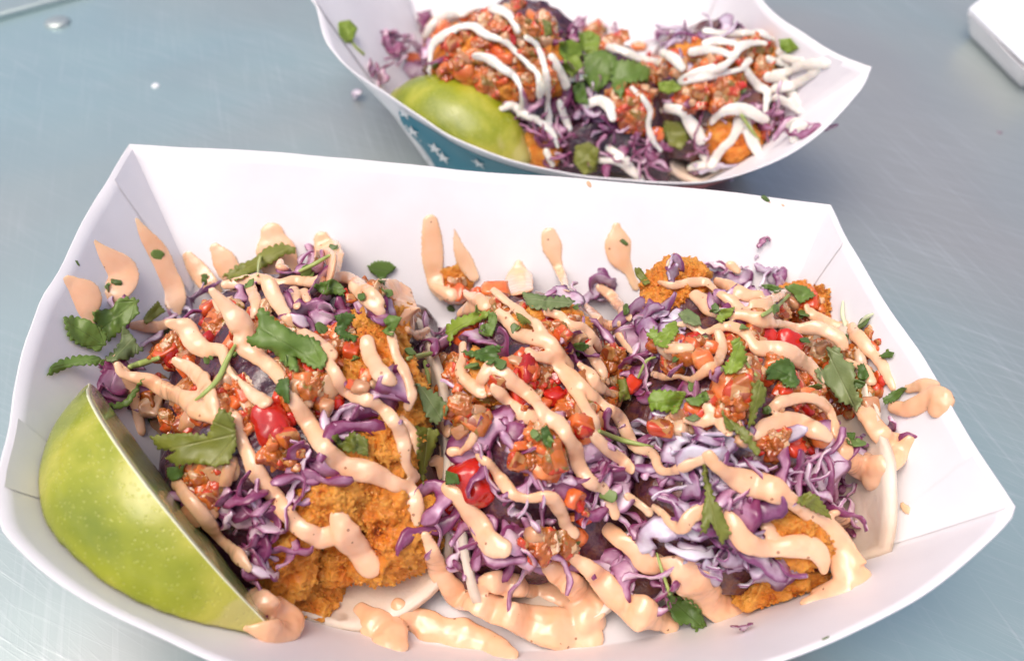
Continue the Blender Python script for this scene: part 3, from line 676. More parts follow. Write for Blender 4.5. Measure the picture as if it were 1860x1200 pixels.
for a in [(960, 700, 64, 46, 56, RB), (820, 680, 44, 46, 34, BR), (990, 815, 60, 44, 40), (900, 550, 50, 26, 16), (1020, 610, 60, 36, 26, RB), (1120, 680, 36, 50, 22, RB), (860, 750, 40, 40, 16, BR), (1070, 740, 40, 50, 24, RB), (830, 520, 24, 26, 12, [M_SALSA, M_TOMO]), (1000, 990, 60, 30, 12, BR), (1050, 920, 30, 30, 6)]:
    dice(T2, *a)
for a in [(1240, 640, 56, 34, 34), (1430, 570, 70, 30, 34, BR), (1350, 620, 50, 24, 22, RB), (1550, 690, 46, 70, 50, BR), (1420, 800, 70, 22, 26, RB), (1320, 740, 60, 34, 26, RB), (1220, 770, 50, 22, 18, RB), (1500, 640, 50, 40, 26, BR), (1460, 720, 60, 30, 20, RB), (1390, 670, 60, 24, 16), (1590, 620, 16, 30, 5, BR, .7)]:
    dice(T3, *a)
for a in [(860, 130, 70, 50, 50), (900, 60, 70, 40, 40, RB), (960, 120, 40, 60, 26, BR), (810, 70, 30, 30, 14), (920, 25, 60, 18, 20, BR), (990, 60, 24, 40, 16, BR)]: dice(B1, *a)
for a in [(1150, 190, 40, 50, 26, BR), (1190, 120, 40, 40, 20), (1080, 70, 50, 24, 16, BR)]: dice(B2, *a)
for a in [(1280, 170, 60, 36, 30, BR), (1370, 110, 40, 40, 20), (1250, 110, 50, 30, 20, BR), (1340, 150, 40, 20, 16)]: dice(B3, *a)
rebuild()

# ---------------------------------------------------------------- sauce: poured strands that lie over whatever is there
def tube(P, Rw, Rh, Nn, V, F, seg=12):
    n = len(P); T = norm(np.gradient(P, axis=0)) if n > 2 else norm(np.repeat([P[-1]-P[0]+1e-5], n, 0))
    S = norm(np.cross(T, Nn)); N2 = np.cross(S, T); b = len(V)
    caps = [(-math.cos(a), math.sin(a)) for a in (0.25, .7, 1.1)]
    rings = [(P[0]+T[0]*Rw[0]*c, Rw[0]*s, Rh[0]*s, S[0], N2[0]) for c, s in caps]
    rings += [(P[k], Rw[k], Rh[k], S[k], N2[k]) for k in range(n)]
    rings += [(P[-1]-T[-1]*Rw[-1]*c, Rw[-1]*s, Rh[-1]*s, S[-1], N2[-1]) for c, s in caps[::-1]]
    for p, a, h, s, nn in rings:
        for k in range(seg): an = 2*math.pi*k/seg; V.append(p+s*a*math.cos(an)+nn*h*math.sin(an))
    m = len(rings)
    for j in range(m-1):
        for k in range(seg): F.append((b+j*seg+k, b+j*seg+(k+1) % seg, b+(j+1)*seg+(k+1) % seg, b+(j+1)*seg+k))
    F.append(tuple(b+k for k in range(seg))[::-1]); F.append(tuple(b+(m-1)*seg+k for k in range(seg)))
def strand_geo(pts, V, F, flat=.5, wob=.2, drape=.0, seed=0, grow=.9, sm=5):
    C = catmull(pts, 5.) if len(pts) > 1 else np.array([pts[0], np.array(pts[0])+[1, 1, 0]])
    H = [hit(a[0], a[1]) for a in C]; t = np.array([h[2] for h in H]); n = len(t)
    cap = np.median(t)+.9; t = np.minimum(t, cap)
    k = 3; tm = np.array([t[max(0, i-k):i+k+1].min() for i in range(n)]); tm = smooth1(.5*tm+.5*t, sm)
    Nn = norm(smooth1(np.array([h[1] for h in H]), 20)*.8+TC*.7)
    s = tm/FPX; rw = np.maximum(C[:, 2], 3)*s*grow; rw = rw*(1+wob*vnoise(np.c_[np.arange(n)*.16, np.full(n, seed*3.3), np.zeros(n)], seed)*1.3)
    rh = np.minimum(rw*flat, .34)
    P = CO+np.array([ray(a[0], a[1]) for a in C])*tm[:, None]+Nn*(rh*.35)[:, None]
    tube(P, rw, rh, Nn, V, F)
def sauce(name, strands, mt, parent=None, vox=.04, label=None, cat=None, group=None, lump=.045, **kw):
    V = []; F = []
    for i, s in enumerate(strands): strand_geo(s, V, F, seed=i, **kw)
    o = obj(name, V, F, mt, parent); me = o.data
    r = o.modifiers.new('merge', 'REMESH'); r.mode = 'VOXEL'; r.voxel_size = vox*K; r.use_smooth_shade = True
    sm = o.modifiers.new('soften', 'SMOOTH'); sm.factor = .5; sm.iterations = 5
    dg = bpy.context.evaluated_depsgraph_get(); ev = o.evaluated_get(dg); m2 = bpy.data.meshes.new_from_object(ev)
    o.modifiers.clear(); o.data = m2; m2.materials.clear(); m2.materials.append(mt)
    n = len(m2.vertices); X = np.empty(n*3); m2.vertices.foreach_get('co', X); X = X.reshape(-1, 3)/K+WORLD[o.name]
    Nn = np.empty(n*3); m2.vertices.foreach_get('normal', Nn); Nn = Nn.reshape(-1, 3)
    X = X+Nn*((fnoise(X, 2.6, 2, 91)+.2*fnoise(X, 6, 2, 92))*lump)[:, None]
    m2.vertices.foreach_set('co', ((X-WORLD[o.name])*K).ravel()); m2.polygons.foreach_set('use_smooth', [True]*len(m2.polygons)); m2.update()
    F2 = [tuple(p.vertices) for p in m2.polygons]; support(X, F2)
    # islands that do not touch become objects of their own
    comp = np.arange(n); E = np.empty(len(m2.edges)*2, int); m2.edges.foreach_get('vertices', E); E = E.reshape(-1, 2)
    while True:
        m_ = np.minimum(comp[E[:, 0]], comp[E[:, 1]]); c2 = comp.copy(); np.minimum.at(c2, E[:, 0], m_); np.minimum.at(c2, E[:, 1], m_); c2 = c2[c2]
        if (c2 == comp).all(): break
        comp = c2
    ids, cnt = np.unique(comp, return_counts=True)
    if len(ids) > 1 and parent:
        for c in ids:
            sel = comp == c; idx = np.cumsum(sel)-1; obj(name, X[sel], [tuple(int(idx[q]) for q in f) for f in F2 if sel[f[0]]], mt, parent)
        bpy.data.objects.remove(o); return None
    if label: tag(o, label, cat, group)
    return o
def px(s, off=(0, 0), sc=1.):
    """'x,y,r x,y,r ...' in the pixels of an enlarged crop -> photograph pixels (radii stay in photograph pixels)"""
    return [(off[0]+float(a)/sc, off[1]+float(b)/sc, float(c)) for a, b, c in (q.split(',') for q in s.split())]
S1 = '''387,530,14 423,570,18 443,600,22 443,627,19 467,647,17 500,673,17 517,700,17 543,740,18 567,778,17 588,812,18 630,846,21 672,856,21 713,875,20 747,892,21 755,925,17 757,950,10
310,587,11 337,595,16 350,617,17 373,635,17 403,637,15 408,655,11 418,675,9 440,697,9 462,718,14 482,732,16
320,655,10 350,672,15 375,700,16 388,735,15 398,765,14
213,662,9 225,680,13 268,690,14 300,708,17 333,722,20 362,740,22 393,757,20 420,765,15
426,762,16 442,808,17 463,850,17 490,887,18 517,925,19 547,958,21 580,975,22 608,968,22
617,940,27 628,967,27 655,1002,29 672,1026,24
590,647,12 607,673,14 620,700,15 640,715,15 677,730,15 700,747,15 722,775,13 734,808,12 738,842,12 755,867,13
667,620,14 673,647,16 690,677,16 712,692,12
710,610,10 720,647,12 733,672,13 747,713,12 740,740,12
410,517,10 467,508,14 500,515,12 535,510,11 565,512,12 600,507,15 627,505,14 653,517,12 680,533,11 692,548,8
490,518,14 507,553,15 527,580,14 543,600,13 577,620,14 600,647,14
455,520,11 465,550,12 460,575,9
533,525,12 540,555,12
552,530,10 558,545,10
508,480,14 514,487,17
240,593,9 262,592,11 283,594,11 305,588,11
213,660,9 233,687,12 245,730,11 256,784,10
321,875,12 347,910,13 373,940,14 399,975,14 433,1009,15 452,1032,13
640,520,10 662,545,12 690,565,10
395,545,10 400,560,10
230,640,9 205,655,8
480,560,8 475,590,8'''
S2 = '''790,522,13 806,530,16 822,537,17
847,533,12 867,543,13 882,558,12
837,568,14 855,558,16 880,556,13
897,527,11 920,547,12 940,562,12 953,575,12 973,588,11 990,602,9
908,570,13 927,587,17 942,607,19 967,613,18 993,620,17 1013,640,15 1033,665,12
960,637,12 973,648,13 1000,650,16 1023,670,16 1040,687,17 1060,707,17 1083,727,17 1107,743,16 1127,763,15 1140,790,13 1155,813,13 1186,824,13 1198,851,13 1221,855,12 1259,840,13 1287,832,13
840,625,13 841,650,11 835,672,13 850,693,16 875,713,15
875,690,13 890,667,14 908,674,14 927,690,14 953,710,15 973,730,16 987,752,19
900,705,13 920,727,14 940,743,15 960,758,18 995,760,22 1018,774,22 1041,809,19 1052,843,18 1071,874,16 1098,888,15 1108,912,14 1116,934,14
1010,668,10 1030,690,14 1047,713,15 1063,740,16 1078,765,15 1086,780,12
1079,790,11 1106,817,14 1132,836,17 1148,851,16
1067,560,13 1080,578,16 1100,592,16 1125,588,11
993,567,13 1017,572,14 1033,587,13 1060,597,12 1077,613,11 1087,632,9
1067,630,12 1080,653,13 1093,673,13 1104,695,9
1053,663,9 1070,677,13 1083,700,13 1100,710,12 1114,718,9
1123,607,10 1137,627,8 1148,640,6
1090,523,11 1110,537,13 1127,560,13 1143,577,10
800,772,12 814,782,14
820,820,11 830,818,10
862,790,10 850,810,9 835,822,7
814,885,15 834,905,20 853,928,21 872,955,21 891,985,22 912,995,18
868,828,9 891,845,12 910,870,13 933,897,10 956,905,11 983,901,12 1002,905,15 1018,928,15 1029,955,13 1042,968,14
1006,955,5 1012,985,6 1013,1000,7
784,840,9 797,838,12 803,867,10 800,810,9
740,600,10 760,610,12 775,600,10
730,760,10 750,790,10 757,820,9
770,640,7 782,655,9'''
S3 = '''1197,513,9 1224,518,10 1255,513,10 1282,513,10 1305,532,10 1332,551,11 1358,568,11 1389,572,11 1412,560,9
1263,536,12 1282,551,15 1293,566,12 1324,570,10 1355,574,13 1385,586,13 1416,589,13 1447,597,14 1477,595,14 1500,601,14 1523,616,14 1530,628,11
1305,513,13 1332,524,14 1355,536,13 1378,536,10
1328,482,13 1340,492,10
1370,553,12 1389,551,14 1412,538,12 1425,528,8
1466,559,12 1477,574,14 1500,586,13 1522,592,12 1536,588,10
1232,589,9 1255,589,11 1274,605,10 1293,601,10 1316,593,11 1339,597,12 1358,612,13 1374,632,15 1401,632,15 1427,637,15 1454,655,15 1477,670,13 1489,690,10
1215,635,12 1235,634,12 1252,632,10
1305,605,10 1312,632,12 1303,657,12 1282,672,11 1255,689,9 1232,682,8 1209,686,9 1186,678,9
1286,739,13 1293,754,14 1274,768,12 1247,762,9
1309,766,12 1322,787,11
1397,741,11 1416,731,13 1447,724,13 1477,724,13 1500,739,13 1514,766,11 1518,790,9
1372,792,13 1393,775,20 1424,768,21 1454,768,19 1477,779,17 1502,793,12
1546,593,12 1558,612,14 1581,639,14 1600,658,13 1611,681,11 1622,704,8
1540,655,8 1569,670,10 1581,691,11
1623,739,12 1650,742,14 1677,730,17 1700,718,18 1712,728,18 1700,745,15
1650,706,11 1675,700,14 1694,702,15
1562,739,14 1577,758,16 1592,781,17 1612,797,17 1632,800,14
1531,806,16 1539,831,22 1562,845,26 1592,849,26 1617,839,22 1635,820,16 1652,797,12
1581,872,20 1605,868,16
1287,828,13 1303,847,16 1333,866,21 1364,878,23 1395,886,23 1425,901,22 1448,918,18 1479,939,17 1506,958,19 1525,989,25 1536,1016,28 1548,1043,27 1562,1052,20
1188,920,10 1203,932,13 1226,955,13 1241,955,12 1257,934,14 1280,926,16 1310,932,19 1333,955,20 1352,982,22 1383,995,21 1418,995,20 1448,991,20 1476,996,20 1492,1014,17 1496,1035,9
1140,901,10 1163,916,13 1180,930,12
1395,960,12 1405,975,12
1487,1080,18 1513,1075,24 1544,1064,24 1462,1094,12
1515,930,14 1530,950,16
1340,655,8 1350,670,8'''
def lines(s): return [px(l) for l in s.strip().splitlines()]
sauce('sauce_drizzle', lines(S1), M_SAUCE, T1.root)
sauce('sauce_drizzle', lines(S2), M_SAUCE, T2.root, grow=.86)
sauce('sauce_drizzle', lines(S3), M_SAUCE, T3.root)
# puddles on the floor of the tray in front of the tacos
P1 = '''655,1108,18 680,1133,25 708,1158,26 724,1176,18
722,1098,16 747,1121,19 780,1137,20 838,1154,24 895,1175,24 925,1192,20
772,971,10 788,1008,14 805,1046,17 834,1075,20 880,1098,24 922,1115,27 972,1133,28 1029,1144,28 1068,1158,24
862,1068,11 895,1056,16 933,1062,17 972,1068,18 1010,1079,22 1048,1104,25 1076,1130,26
996,1030,12 1010,1037,16 1048,1070,19 1079,1104,22
1042,1014,13 1067,1031,16 1094,1054,18 1117,1081,21 1144,1104,24 1182,1119,24 1215,1131,16
1102,958,11 1125,978,16 1148,993,17 1171,1016,17 1195,1022,15
1201,1020,17 1232,1031,25 1263,1056,28 1290,1085,27 1315,1103,24 1338,1112,16
464,1075,16 488,1110,26 515,1145,25 450,1140,8'''
PL = lines(P1)
for sel, lab in (([0], 'rounded peach sauce drop at the bottom edge left of centre'), ([1], 'long peach sauce puddle running off the bottom edge beside the rounded drop'), ([2, 3, 4, 5, 6], 'thick pool of peach sauce run out in front of the middle taco'), ([7], 'broad peach sauce ribbon between the lowest leaf and the near wall'), ([8], 'peach sauce puddle under the lower tip of the lime wedge')):
    sauce('sauce_puddle', [PL[k] for k in sel], M_SAUCE, None, flat=.45, grow=1.15, label=lab, cat='sauce', group='puddles of peach sauce at the near wall')
# streaks up the far wall of the tray, each one apart
WS = [('128,517,16 146,535,27 152,560,22 158,580,12', 'lowest peach sauce smear at the left end of the tray wall, beside the cilantro'),
      ('174,442,6 188,466,20 208,492,28 220,515,22 206,545,14', 'broad leaf shaped peach sauce smear, second from the left'),
      ('248,398,4 262,432,16 285,470,20 302,510,20 316,545,18 320,565,10', 'long slanting peach sauce streak reaching highest at the left'),
      ('343,467,11 357,487,15 375,510,15 392,528,10', 'short peach sauce smear between the long slanting streak and an oval drop'),
      ('392,452,11 405,470,18 417,492,18', 'small oval peach sauce drop above the left taco'),
      ('495,425,20 500,450,30 508,478,28', 'large egg shaped peach sauce blob behind the dark curled leaf'),
      ('585,435,15 594,460,25 600,492,28', 'round topped peach sauce blob with a tiny green fleck'),
      ('688,520,14 722,532,23 736,560,24 748,592,18', 'wide peach sauce smear between left and middle tacos'),
      ('782,405,15 785,440,17 787,480,16 792,515,14 802,532,12', 'tall finger of peach sauce at the middle of the far wall'),
      ('825,413,3 832,445,9 845,475,13 860,502,10', 'thin pointed peach sauce streak beside the tall finger'),
      ('942,480,9 942,505,23 944,532,22', 'short pointed peach sauce blob above the middle taco'),
      ('998,428,15 1003,448,17 1012,480,9 1022,505,8 1030,528,8', 'spoon shaped peach sauce drip with small round head'),
      ('1120,412,9 1122,438,21 1125,466,18 1140,490,9 1155,520,8', 'spoon shaped peach sauce drip with a big head and green fleck')]
for s, lab in WS: sauce('sauce_streak', [px(s)], M_SAUCE, None, flat=.2, grow=1.2, wob=.08, lump=.015, label=lab, cat='sauce', group='peach sauce streaks up the far tray wall')
sauce('sauce_streak', [px('1216,472,7 1212,482,7')], M_SAUCE, None, flat=.5, label='tiny peach sauce dot above the right taco', cat='sauce', group='peach sauce streaks up the far tray wall')
sauce('sauce_streak', [px('1640,918,10 1648,926,14 1655,935,6')], M_SAUCE, None, flat=.2, label='flat peach sauce smudge on the right tray wall', cat='sauce')
for s, lab in (('1068,332,6 1071,337,6', 'peach sauce spot on the far rim near its middle'), ('1420,371,4 1424,374,4', 'peach sauce spot on the far rim near its right corner'), ('1396,366,3 1399,368,3', 'faint peach sauce dot beside a green fleck on the far rim')):
    sauce('sauce_spot', [px(s)], M_SAUCE, None, flat=.2, vox=.02, label=lab, cat='sauce', group='peach sauce spots on the far rim')
# white crema on the tacos behind
def cl(s, off, sc): return [px(l, off, sc) for l in s.strip().splitlines()]
CA = '''735,430,5 745,300,7 790,240,8 860,200,8 920,165,8 1000,165,8 1060,205,8 1130,230,7 1200,260,7 1260,320,7 1330,390,7 1390,450,7 1405,520,8 1400,580,7
1010,340,7 1100,360,8 1180,420,8 1250,470,7 1290,550,6 1290,640,6 1270,700,5
715,220,7 745,160,7 820,100,7 950,85,7 1060,50,9 1180,75,10 1240,130,8 1270,190,6
1320,230,8 1380,270,7 1430,400,7 1450,520,7 1450,640,6 1460,760,6
1470,350,7 1520,430,9 1560,520,10
1170,660,9 1240,640,8 1310,690,9 1400,740,8 1480,810,6 1510,890,4
1520,620,7 1555,720,7 1580,780,6
1590,470,8 1660,470,9
1440,920,6 1480,1000,6'''
CB = '''545,460,7 640,420,8 720,400,8 800,380,7 860,330,7 900,270,8 960,250,7 1040,250,6
560,470,7 700,440,8 800,420,7 900,395,7 950,345,7
925,390,7 960,450,7 1000,500,8 1050,530,8 1040,640,6
735,700,9 780,650,10 860,625,11 950,640,11 1040,690,9
900,690,12 850,800,10 780,870,9 730,950,8
930,700,12 960,800,11 1000,880,10
275,510,7 340,570,7 380,640,7 370,720,6 400,810,6 440,860,6
480,620,8 560,640,9 620,720,11 670,800,10
1090,430,8 1180,410,8 1280,370,8 1400,365,9
1100,510,9 1200,490,8 1290,440,8 1350,390,8
1180,720,8 1230,700,9 1200,800,10 1260,720,8
140,850,8 220,900,8 290,980,7
90,920,8 200,930,8 330,1020,8
620,960,10 680,950,9 760,980,8
680,890,8 740,930,8
150,270,8 230,300,8 320,340,7 420,360,7
620,300,8 700,290,9 790,300,8 850,320,6
20,600,9 90,580,10 150,620,10 165,680,7
1060,340,7 1120,360,7 1180,380,7
700,180,7 850,200,7 1000,190,6 1090,230,6
1100,560,8 1180,600,9 1240,640,8
1120,300,9 1180,340,9 1250,350,8
1150,480,8 1200,540,10 1230,600,8
1060,440,8 1150,460,8
700,250,8 760,240,9 860,250,7
450,300,8 520,340,8 560,390,7'''
sauce('crema_drizzle', cl(CA, (560, 0), 3.333), M_CREMA, B1.root, sm=6, grow=.98)
sauce('crema_drizzle', cl(CB, (1060, 0), 3.157), M_CREMA, B3.root, sm=6, grow=.98)
rebuild()

# ---------------------------------------------------------------- cilantro leaves, stems and herb flecks
def pxp(s, off=(0, 0), sc=1.): return [(off[0]+float(a)/sc, off[1]+float(b)/sc) for a, b in (q.split(',') for q in s.split())]
def leaf(poly, mt, label, teeth=2.2, lift=.10, cup=.10, group='cilantro leaves scattered over the tacos', seed=0, drape=.3, cen=None, fine=True):
    P = np.array(poly, float); P = np.vstack([P, P[:1]]); Q = .45*0+np.vstack([P[i]+(P[i+1]-P[i])*k/m_ for i in range(len(P)-1) for m_ in [max(1, int(np.linalg.norm(P[i+1]-P[i])/2.6))] for k in range(m_)]); n = len(Q)
    nm = np.roll(Q, -1, 0)-np.roll(Q, 1, 0); nm = np.c_[nm[:, 1], -nm[:, 0]]; nm /= np.linalg.norm(nm, axis=1, keepdims=True)+1e-9
    size = np.sqrt(((Q-Q.mean(0))**2).sum(1).max()); tt = min(teeth, size*.065)
    sl_ = np.r_[0, np.cumsum(np.linalg.norm(np.diff(Q, axis=0), axis=1))]; pr_ = max(6., min(12., size*.25))
    sg = 1 if (Q[:, 0]*np.roll(Q[:, 1], -1)-np.roll(Q[:, 0], -1)*Q[:, 1]).sum() > 0 else -1
    Q = Q+sg*nm*((np.abs(np.sin(math.pi*sl_/pr_+seed))**.8*1.9-1.2)*min(3.2, size*.08)*(.7+.45*np.sin(sl_*.07+seed)))[:, None]
    # points inside, then a constrained triangulation
    step = max(3.5, size/9); inner = []
    from_poly = lambda x, y: sum(1 for i in range(n) if ((Q[i, 1] > y) != (Q[(i+1) % n, 1] > y)) and x < (Q[(i+1) % n, 0]-Q[i, 0])*(y-Q[i, 1])/(Q[(i+1) % n, 1]-Q[i, 1]+1e-12)+Q[i, 0]) % 2
    x0, y0 = Q.min(0); x1, y1 = Q.max(0); yy = y0+step/2
    while yy < y1:
        xx = x0+step/2
        while xx < x1:
            if from_poly(xx, yy) and ((Q-[xx, yy])**2).sum(1).min() > (step*.5)**2: inner.append((xx, yy))
            xx += step
        yy += step
    pts = [Vector(q) for q in Q]+[Vector(q) for q in inner]
    vo, _, fo, _, _, _ = geo.delaunay_2d_cdt(pts, [(i, (i+1) % n) for i in range(n)], [], 1, 1e-4)
    U = np.array([tuple(v) for v in vo]); F = [tuple(f) for f in fo]
    c = Q.mean(0); p, nn, t = hit(*c); rng = np.random.default_rng(seed+int(c[0]))
    H = np.array([hit(*q)[2] for q in U]); tc = np.percentile(H, 30)
    nn = norm(nn*.55+TC*1.0+rng.normal(0, .18, 3)); pc = CO+ray(*c)*tc
    D = np.array([ray(*q) for q in U]); tp = ((pc-CO)@nn)/(D@nn)
    loc = (U-c)/size; a = rng.random()*6.28; ax = loc@np.array([math.cos(a), math.sin(a)])
    wave = cup*(ax**2)*size*t/FPX*2.0*rng.choice([1, .6, -.5]) + .06*size*t/FPX*fnoise(np.c_[loc*2.2, np.full(len(loc), seed)], 1, 2, seed)*3
    tp = np.minimum(tp+wave, H-.05)-lift
    # relax a little so single lumps do not poke the leaf
    X = CO+D*tp[:, None]
    # principal direction for the veins
    C_ = np.cov((Q-c).T); wv, ev = np.linalg.eigh(C_); e = ev[:, 1]; base = c-e*size*.85; L2 = (U-base)/(2*size); uv = np.c_[L2@e, L2@np.array([-e[1], e[0]])]
    o = obj('cilantro_leaf', X, F, mt, None, uv=uv); solid(o, .03, 1); tag(o, label, 'leaf', group); return o
def stem(pts, mt, label, name='cilantro_sprig', group='bare cilantro sprigs', lift=.12, par=None):
    V = []; F = []; C = catmull(pts, 6); H = [hit(a[0], a[1]) for a in C]; t = smooth1([h[2] for h in H], 12); t = np.minimum(t, np.array([h[2] for h in H]))-lift; t = smooth1(t, 6)
    P = CO+np.array([ray(a[0], a[1]) for a in C])*t[:, None]; r = C[:, 2]*t/FPX
    tube(P, r, r*.8, np.repeat([TC], len(P), 0), V, F, 8); o = obj(name, V, F, mt, par)
    if label: tag(o, label, 'sprig', group)
    return o
a1, a2, a3, a4, a5, a6, a7, a8 = ((0, 380), 3.), ((400, 380), 3.), ((740, 380), 3.), ((1140, 440), 2.609), ((0, 680), 2.308), ((380, 700), 2.4), ((780, 740), 2.61), ((1180, 740), 2.609)
MID, BRI, DRK, PAL, OLI = M_LEAF
LV = [
 (a2, '220,530 260,560 300,600 360,640 420,680 490,690 540,720 550,760 580,800 560,870 500,860 450,830 415,800 430,885 380,870 330,820 280,770 230,760 160,740 140,700 190,680 210,620 200,570', MID, 'large mid green leaf in the centre of the left taco, the biggest on top'),
 (a1, '350,590 400,580 430,590 480,600 540,640 590,690 570,740 540,775 480,755 420,730 380,700 360,640', MID, 'rounded toothed leaf hanging over the tray floor at the left taco'),
 (a1, '510,560 560,545 610,540 640,490 690,480 750,490 745,530 760,560 720,600 680,640 640,680 590,720 560,660 520,610', MID, 'fan shaped toothed leaf above the lime, pointing to upper right'),
 (a1, '665,630 700,660 740,710 750,740 790,760 740,790 700,820 650,815 600,835 570,810 620,770 660,710', PAL, 'pale underside of a leaf just below the fan shaped leaf'),
 (a1, '260,905 280,850 340,815 430,795 520,795 580,825 560,845 480,845 400,850 330,880', MID, 'narrow strap leaf lying farthest left on the white paper'),
 (a1, '780,600 820,540 860,500 890,540 905,555 850,590 800,625', OLI, 'small dark leaf tucked behind the sauce left of the left taco top'),
 (None, '403,502 430,482 460,470 482,450 511,441 537,450 535,460 515,462 490,480 465,492 430,508', OLI, 'long dark curled leaf across the egg shaped sauce blob'),
 (a2, '800,310 850,280 920,285 960,315 940,340 905,360 895,410 870,390 850,360 820,345', DRK, 'dark folded leaf standing against the far wall right of the left taco'),
 (a2, '505,420 560,395 620,380 660,410 680,440 670,470 620,460 580,470 540,450', MID, 'sauce flecked leaf on the crest of the left taco'),
 (a2, '748,462 780,455 790,480 765,500 748,485', DRK, 'tiny dark leaf scrap right of the crest of the left taco'),
 (a2, '890,600 920,575 960,580 990,590 960,640 945,690 900,680 880,660 910,640', MID, 'squarish leaf at the upper right edge of the left taco'),
 (a2, '620,580 690,560 740,580 710,620 680,660 750,690 730,720 660,700 620,660 640,620', DRK, 'dark leaf in shade under the crest of the left taco'),
 (a2, '320,925 375,915 375,1060 350,1055 340,1020 310,1010 300,985 310,950', DRK, 'small toothed half leaf on a sauce strand beside the red tomato'),
 (None, '188,727 205,733 225,728 240,710 262,684 250,712 235,735 215,743 198,738', MID, 'thin curved leaf right above the tip of the lime wedge'),
 (a5, '630,260 690,250 780,245 870,255 900,180 920,140 970,165 985,220 990,300 960,370 900,385 820,370 740,380 690,350 740,320 660,310', OLI, 'wide olive leaf next to the cut edge of the big lime'),
 (a5, '700,390 770,380 760,430 720,445 700,430', DRK, 'small dark leaf below the wide olive leaf by the lime'),
 (a6, '535,220 560,210 580,250 620,200 690,230 690,310 640,290 600,290 560,265', OLI, 'notched leaf between two sauce strands right of the cabbage rings'),
 (a6, '905,175 1005,195 985,270 950,350 935,430 915,370 910,300 915,240', OLI, 'long leaf hanging in the gap between left and middle tacos'),
 (a2, '1060,940 1110,970 1180,1000 1230,1050 1240,1090 1190,1170 1150,1160 1110,1100 1090,1020', PAL, 'greyish leaf at the top of the gap between left and middle tacos'),
 (a3, '205,640 250,600 350,565 460,550 440,590 370,620 290,650 250,690 230,740 215,690', BRI, 'bright curved leaf over the upper left of the middle taco'),
 (a3, '440,560 480,560 490,610 460,690 410,690 385,660 400,630 440,620', MID, 'leaf folded double beside the bright curved leaf'),
 (a3, '290,770 370,770 450,740 520,745 490,790 500,810 450,845 380,810 330,795', DRK, 'dark pointed leaf at the left side of the middle taco'),
 (a3, '620,450 700,460 780,480 860,470 915,500 880,530 800,540 700,540 650,520', PAL, 'pale wide leaf on the crest of the middle taco'),
 (a3, '590,560 620,570 660,600 670,620 630,635 600,600', OLI, 'small olive leaf on sauce near the crest of the middle taco'),
 (a3, '900,740 960,725 1000,745 960,775 920,765', DRK, 'small dark leaf in the middle of the middle taco'),
 (a4, '85,440 120,400 150,430 190,385 230,370 245,420 200,470 180,500 130,490 120,460', BRI, 'bright two lobed leaf at the left shoulder of the right taco'),
 (a4, '240,340 280,310 310,330 340,350 350,390 310,395 270,380', PAL, 'pale round leaf below the crumbed chicken of the right taco'),
 (a4, '420,360 440,320 510,305 490,350 440,380', BRI, 'small bright leaf right of the pale round leaf'),
 (a4, '740,210 790,195 850,210 890,250 850,270 820,290 790,250 760,230', MID, 'leaf on the far crest of the right taco joined to a stem'),
 (a4, '630,200 690,200 740,220 700,235 650,220', DRK, 'narrow dark leaf at the far crest of the right taco'),
 (a4, '490,470 530,450 550,490 570,560 540,590 510,620 460,620 440,600 480,560 500,510', BRI, 'bright upright leaf above the large tomato of the right taco'),
 (a4, '660,600 710,560 760,550 790,580 800,630 820,660 790,690 750,680 720,650 660,650', DRK, 'dark broad leaf in the centre of the right taco'),
 (a4, '940,500 1000,495 1030,560 1070,570 1080,640 1080,700 1110,750 1080,800 1050,770 1000,750 970,700 900,640 890,600 940,590 960,560', PAL, 'large greyish many lobed leaf on the right taco'),
 (a4, '1090,580 1120,570 1145,630 1120,655 1090,640', DRK, 'small dark leaf right of the large greyish leaf'),
 (a4, '1190,540 1230,515 1260,520 1250,545 1225,548', DRK, 'tiny leaf on the pale tortilla edge of the right taco'),
 (a4, '1300,685 1320,690 1280,740 1220,770 1210,740 1250,710', DRK, 'slim dark leaf beside the sauce blob at the right edge'),
 (a4, '95,740 120,700 180,700 280,715 250,780 230,810 170,800 130,790 110,800', BRI, 'shiny bright leaf in the gap between middle and right tacos'),
 (a4, '270,740 320,730 370,700 390,740 340,775 300,770', MID, 'toothed leaf just right of the shiny bright leaf'),
 (a4, '270,830 320,810 345,830 310,850', PAL, 'little pale leaf below the toothed leaf on the right taco'),
 (a4, '590,670 630,650 660,700 650,760 610,800 600,860 570,880 580,780 590,720', OLI, 'yellowed brown leaf standing right of the large tomato'),
 (a4, '440,780 470,830 560,880 630,990 610,1010 570,960 520,900 470,880', OLI, 'long narrow leaf on sauce under the large tomato'),
 (a8, '250,270 275,290 285,350 310,440 340,480 385,600 340,650 320,600 290,540 270,590 245,600 250,500 265,420', OLI, 'long forked leaf hanging over the cabbage of the right taco'),
 (a8, '710,420 760,400 800,420 840,480 865,530 800,500 750,470 705,455', OLI, 'olive leaf at the lower right of the right taco by the cabbage loops'),
 (a8, '90,870 140,900 200,920 240,960 270,1030 240,1040 215,1055 190,1020 150,1030 110,1000 90,940', DRK, 'leaf at the very bottom between puddle and right taco, stem upward'),
 (a4, '30,120 60,120 105,190 80,205 40,160', OLI, 'small leaf left of the grey cabbage at the right taco top'),
 (a4, '1040,900 1080,900 1070,960 1045,950', DRK, 'dark scrap of leaf right of the lower sauce mass'),
 (a3, '1150,930 1190,920 1215,1030 1160,1050', OLI, 'triangular leaf at the right side of the middle taco'),
 (a7, '530,100 560,85 585,140 570,190 540,170', DRK, 'small dark leaf under the sauce knot of the middle taco'),
 (a6, '1030,370 1080,385 1090,430 1030,430', DRK, 'leaf scrap left of the big red tomato piece'),
]
for i, (cr, s, m, lab) in enumerate(LV): leaf(pxp(s, *(cr or ((0, 0), 1.))), m, lab, seed=i)
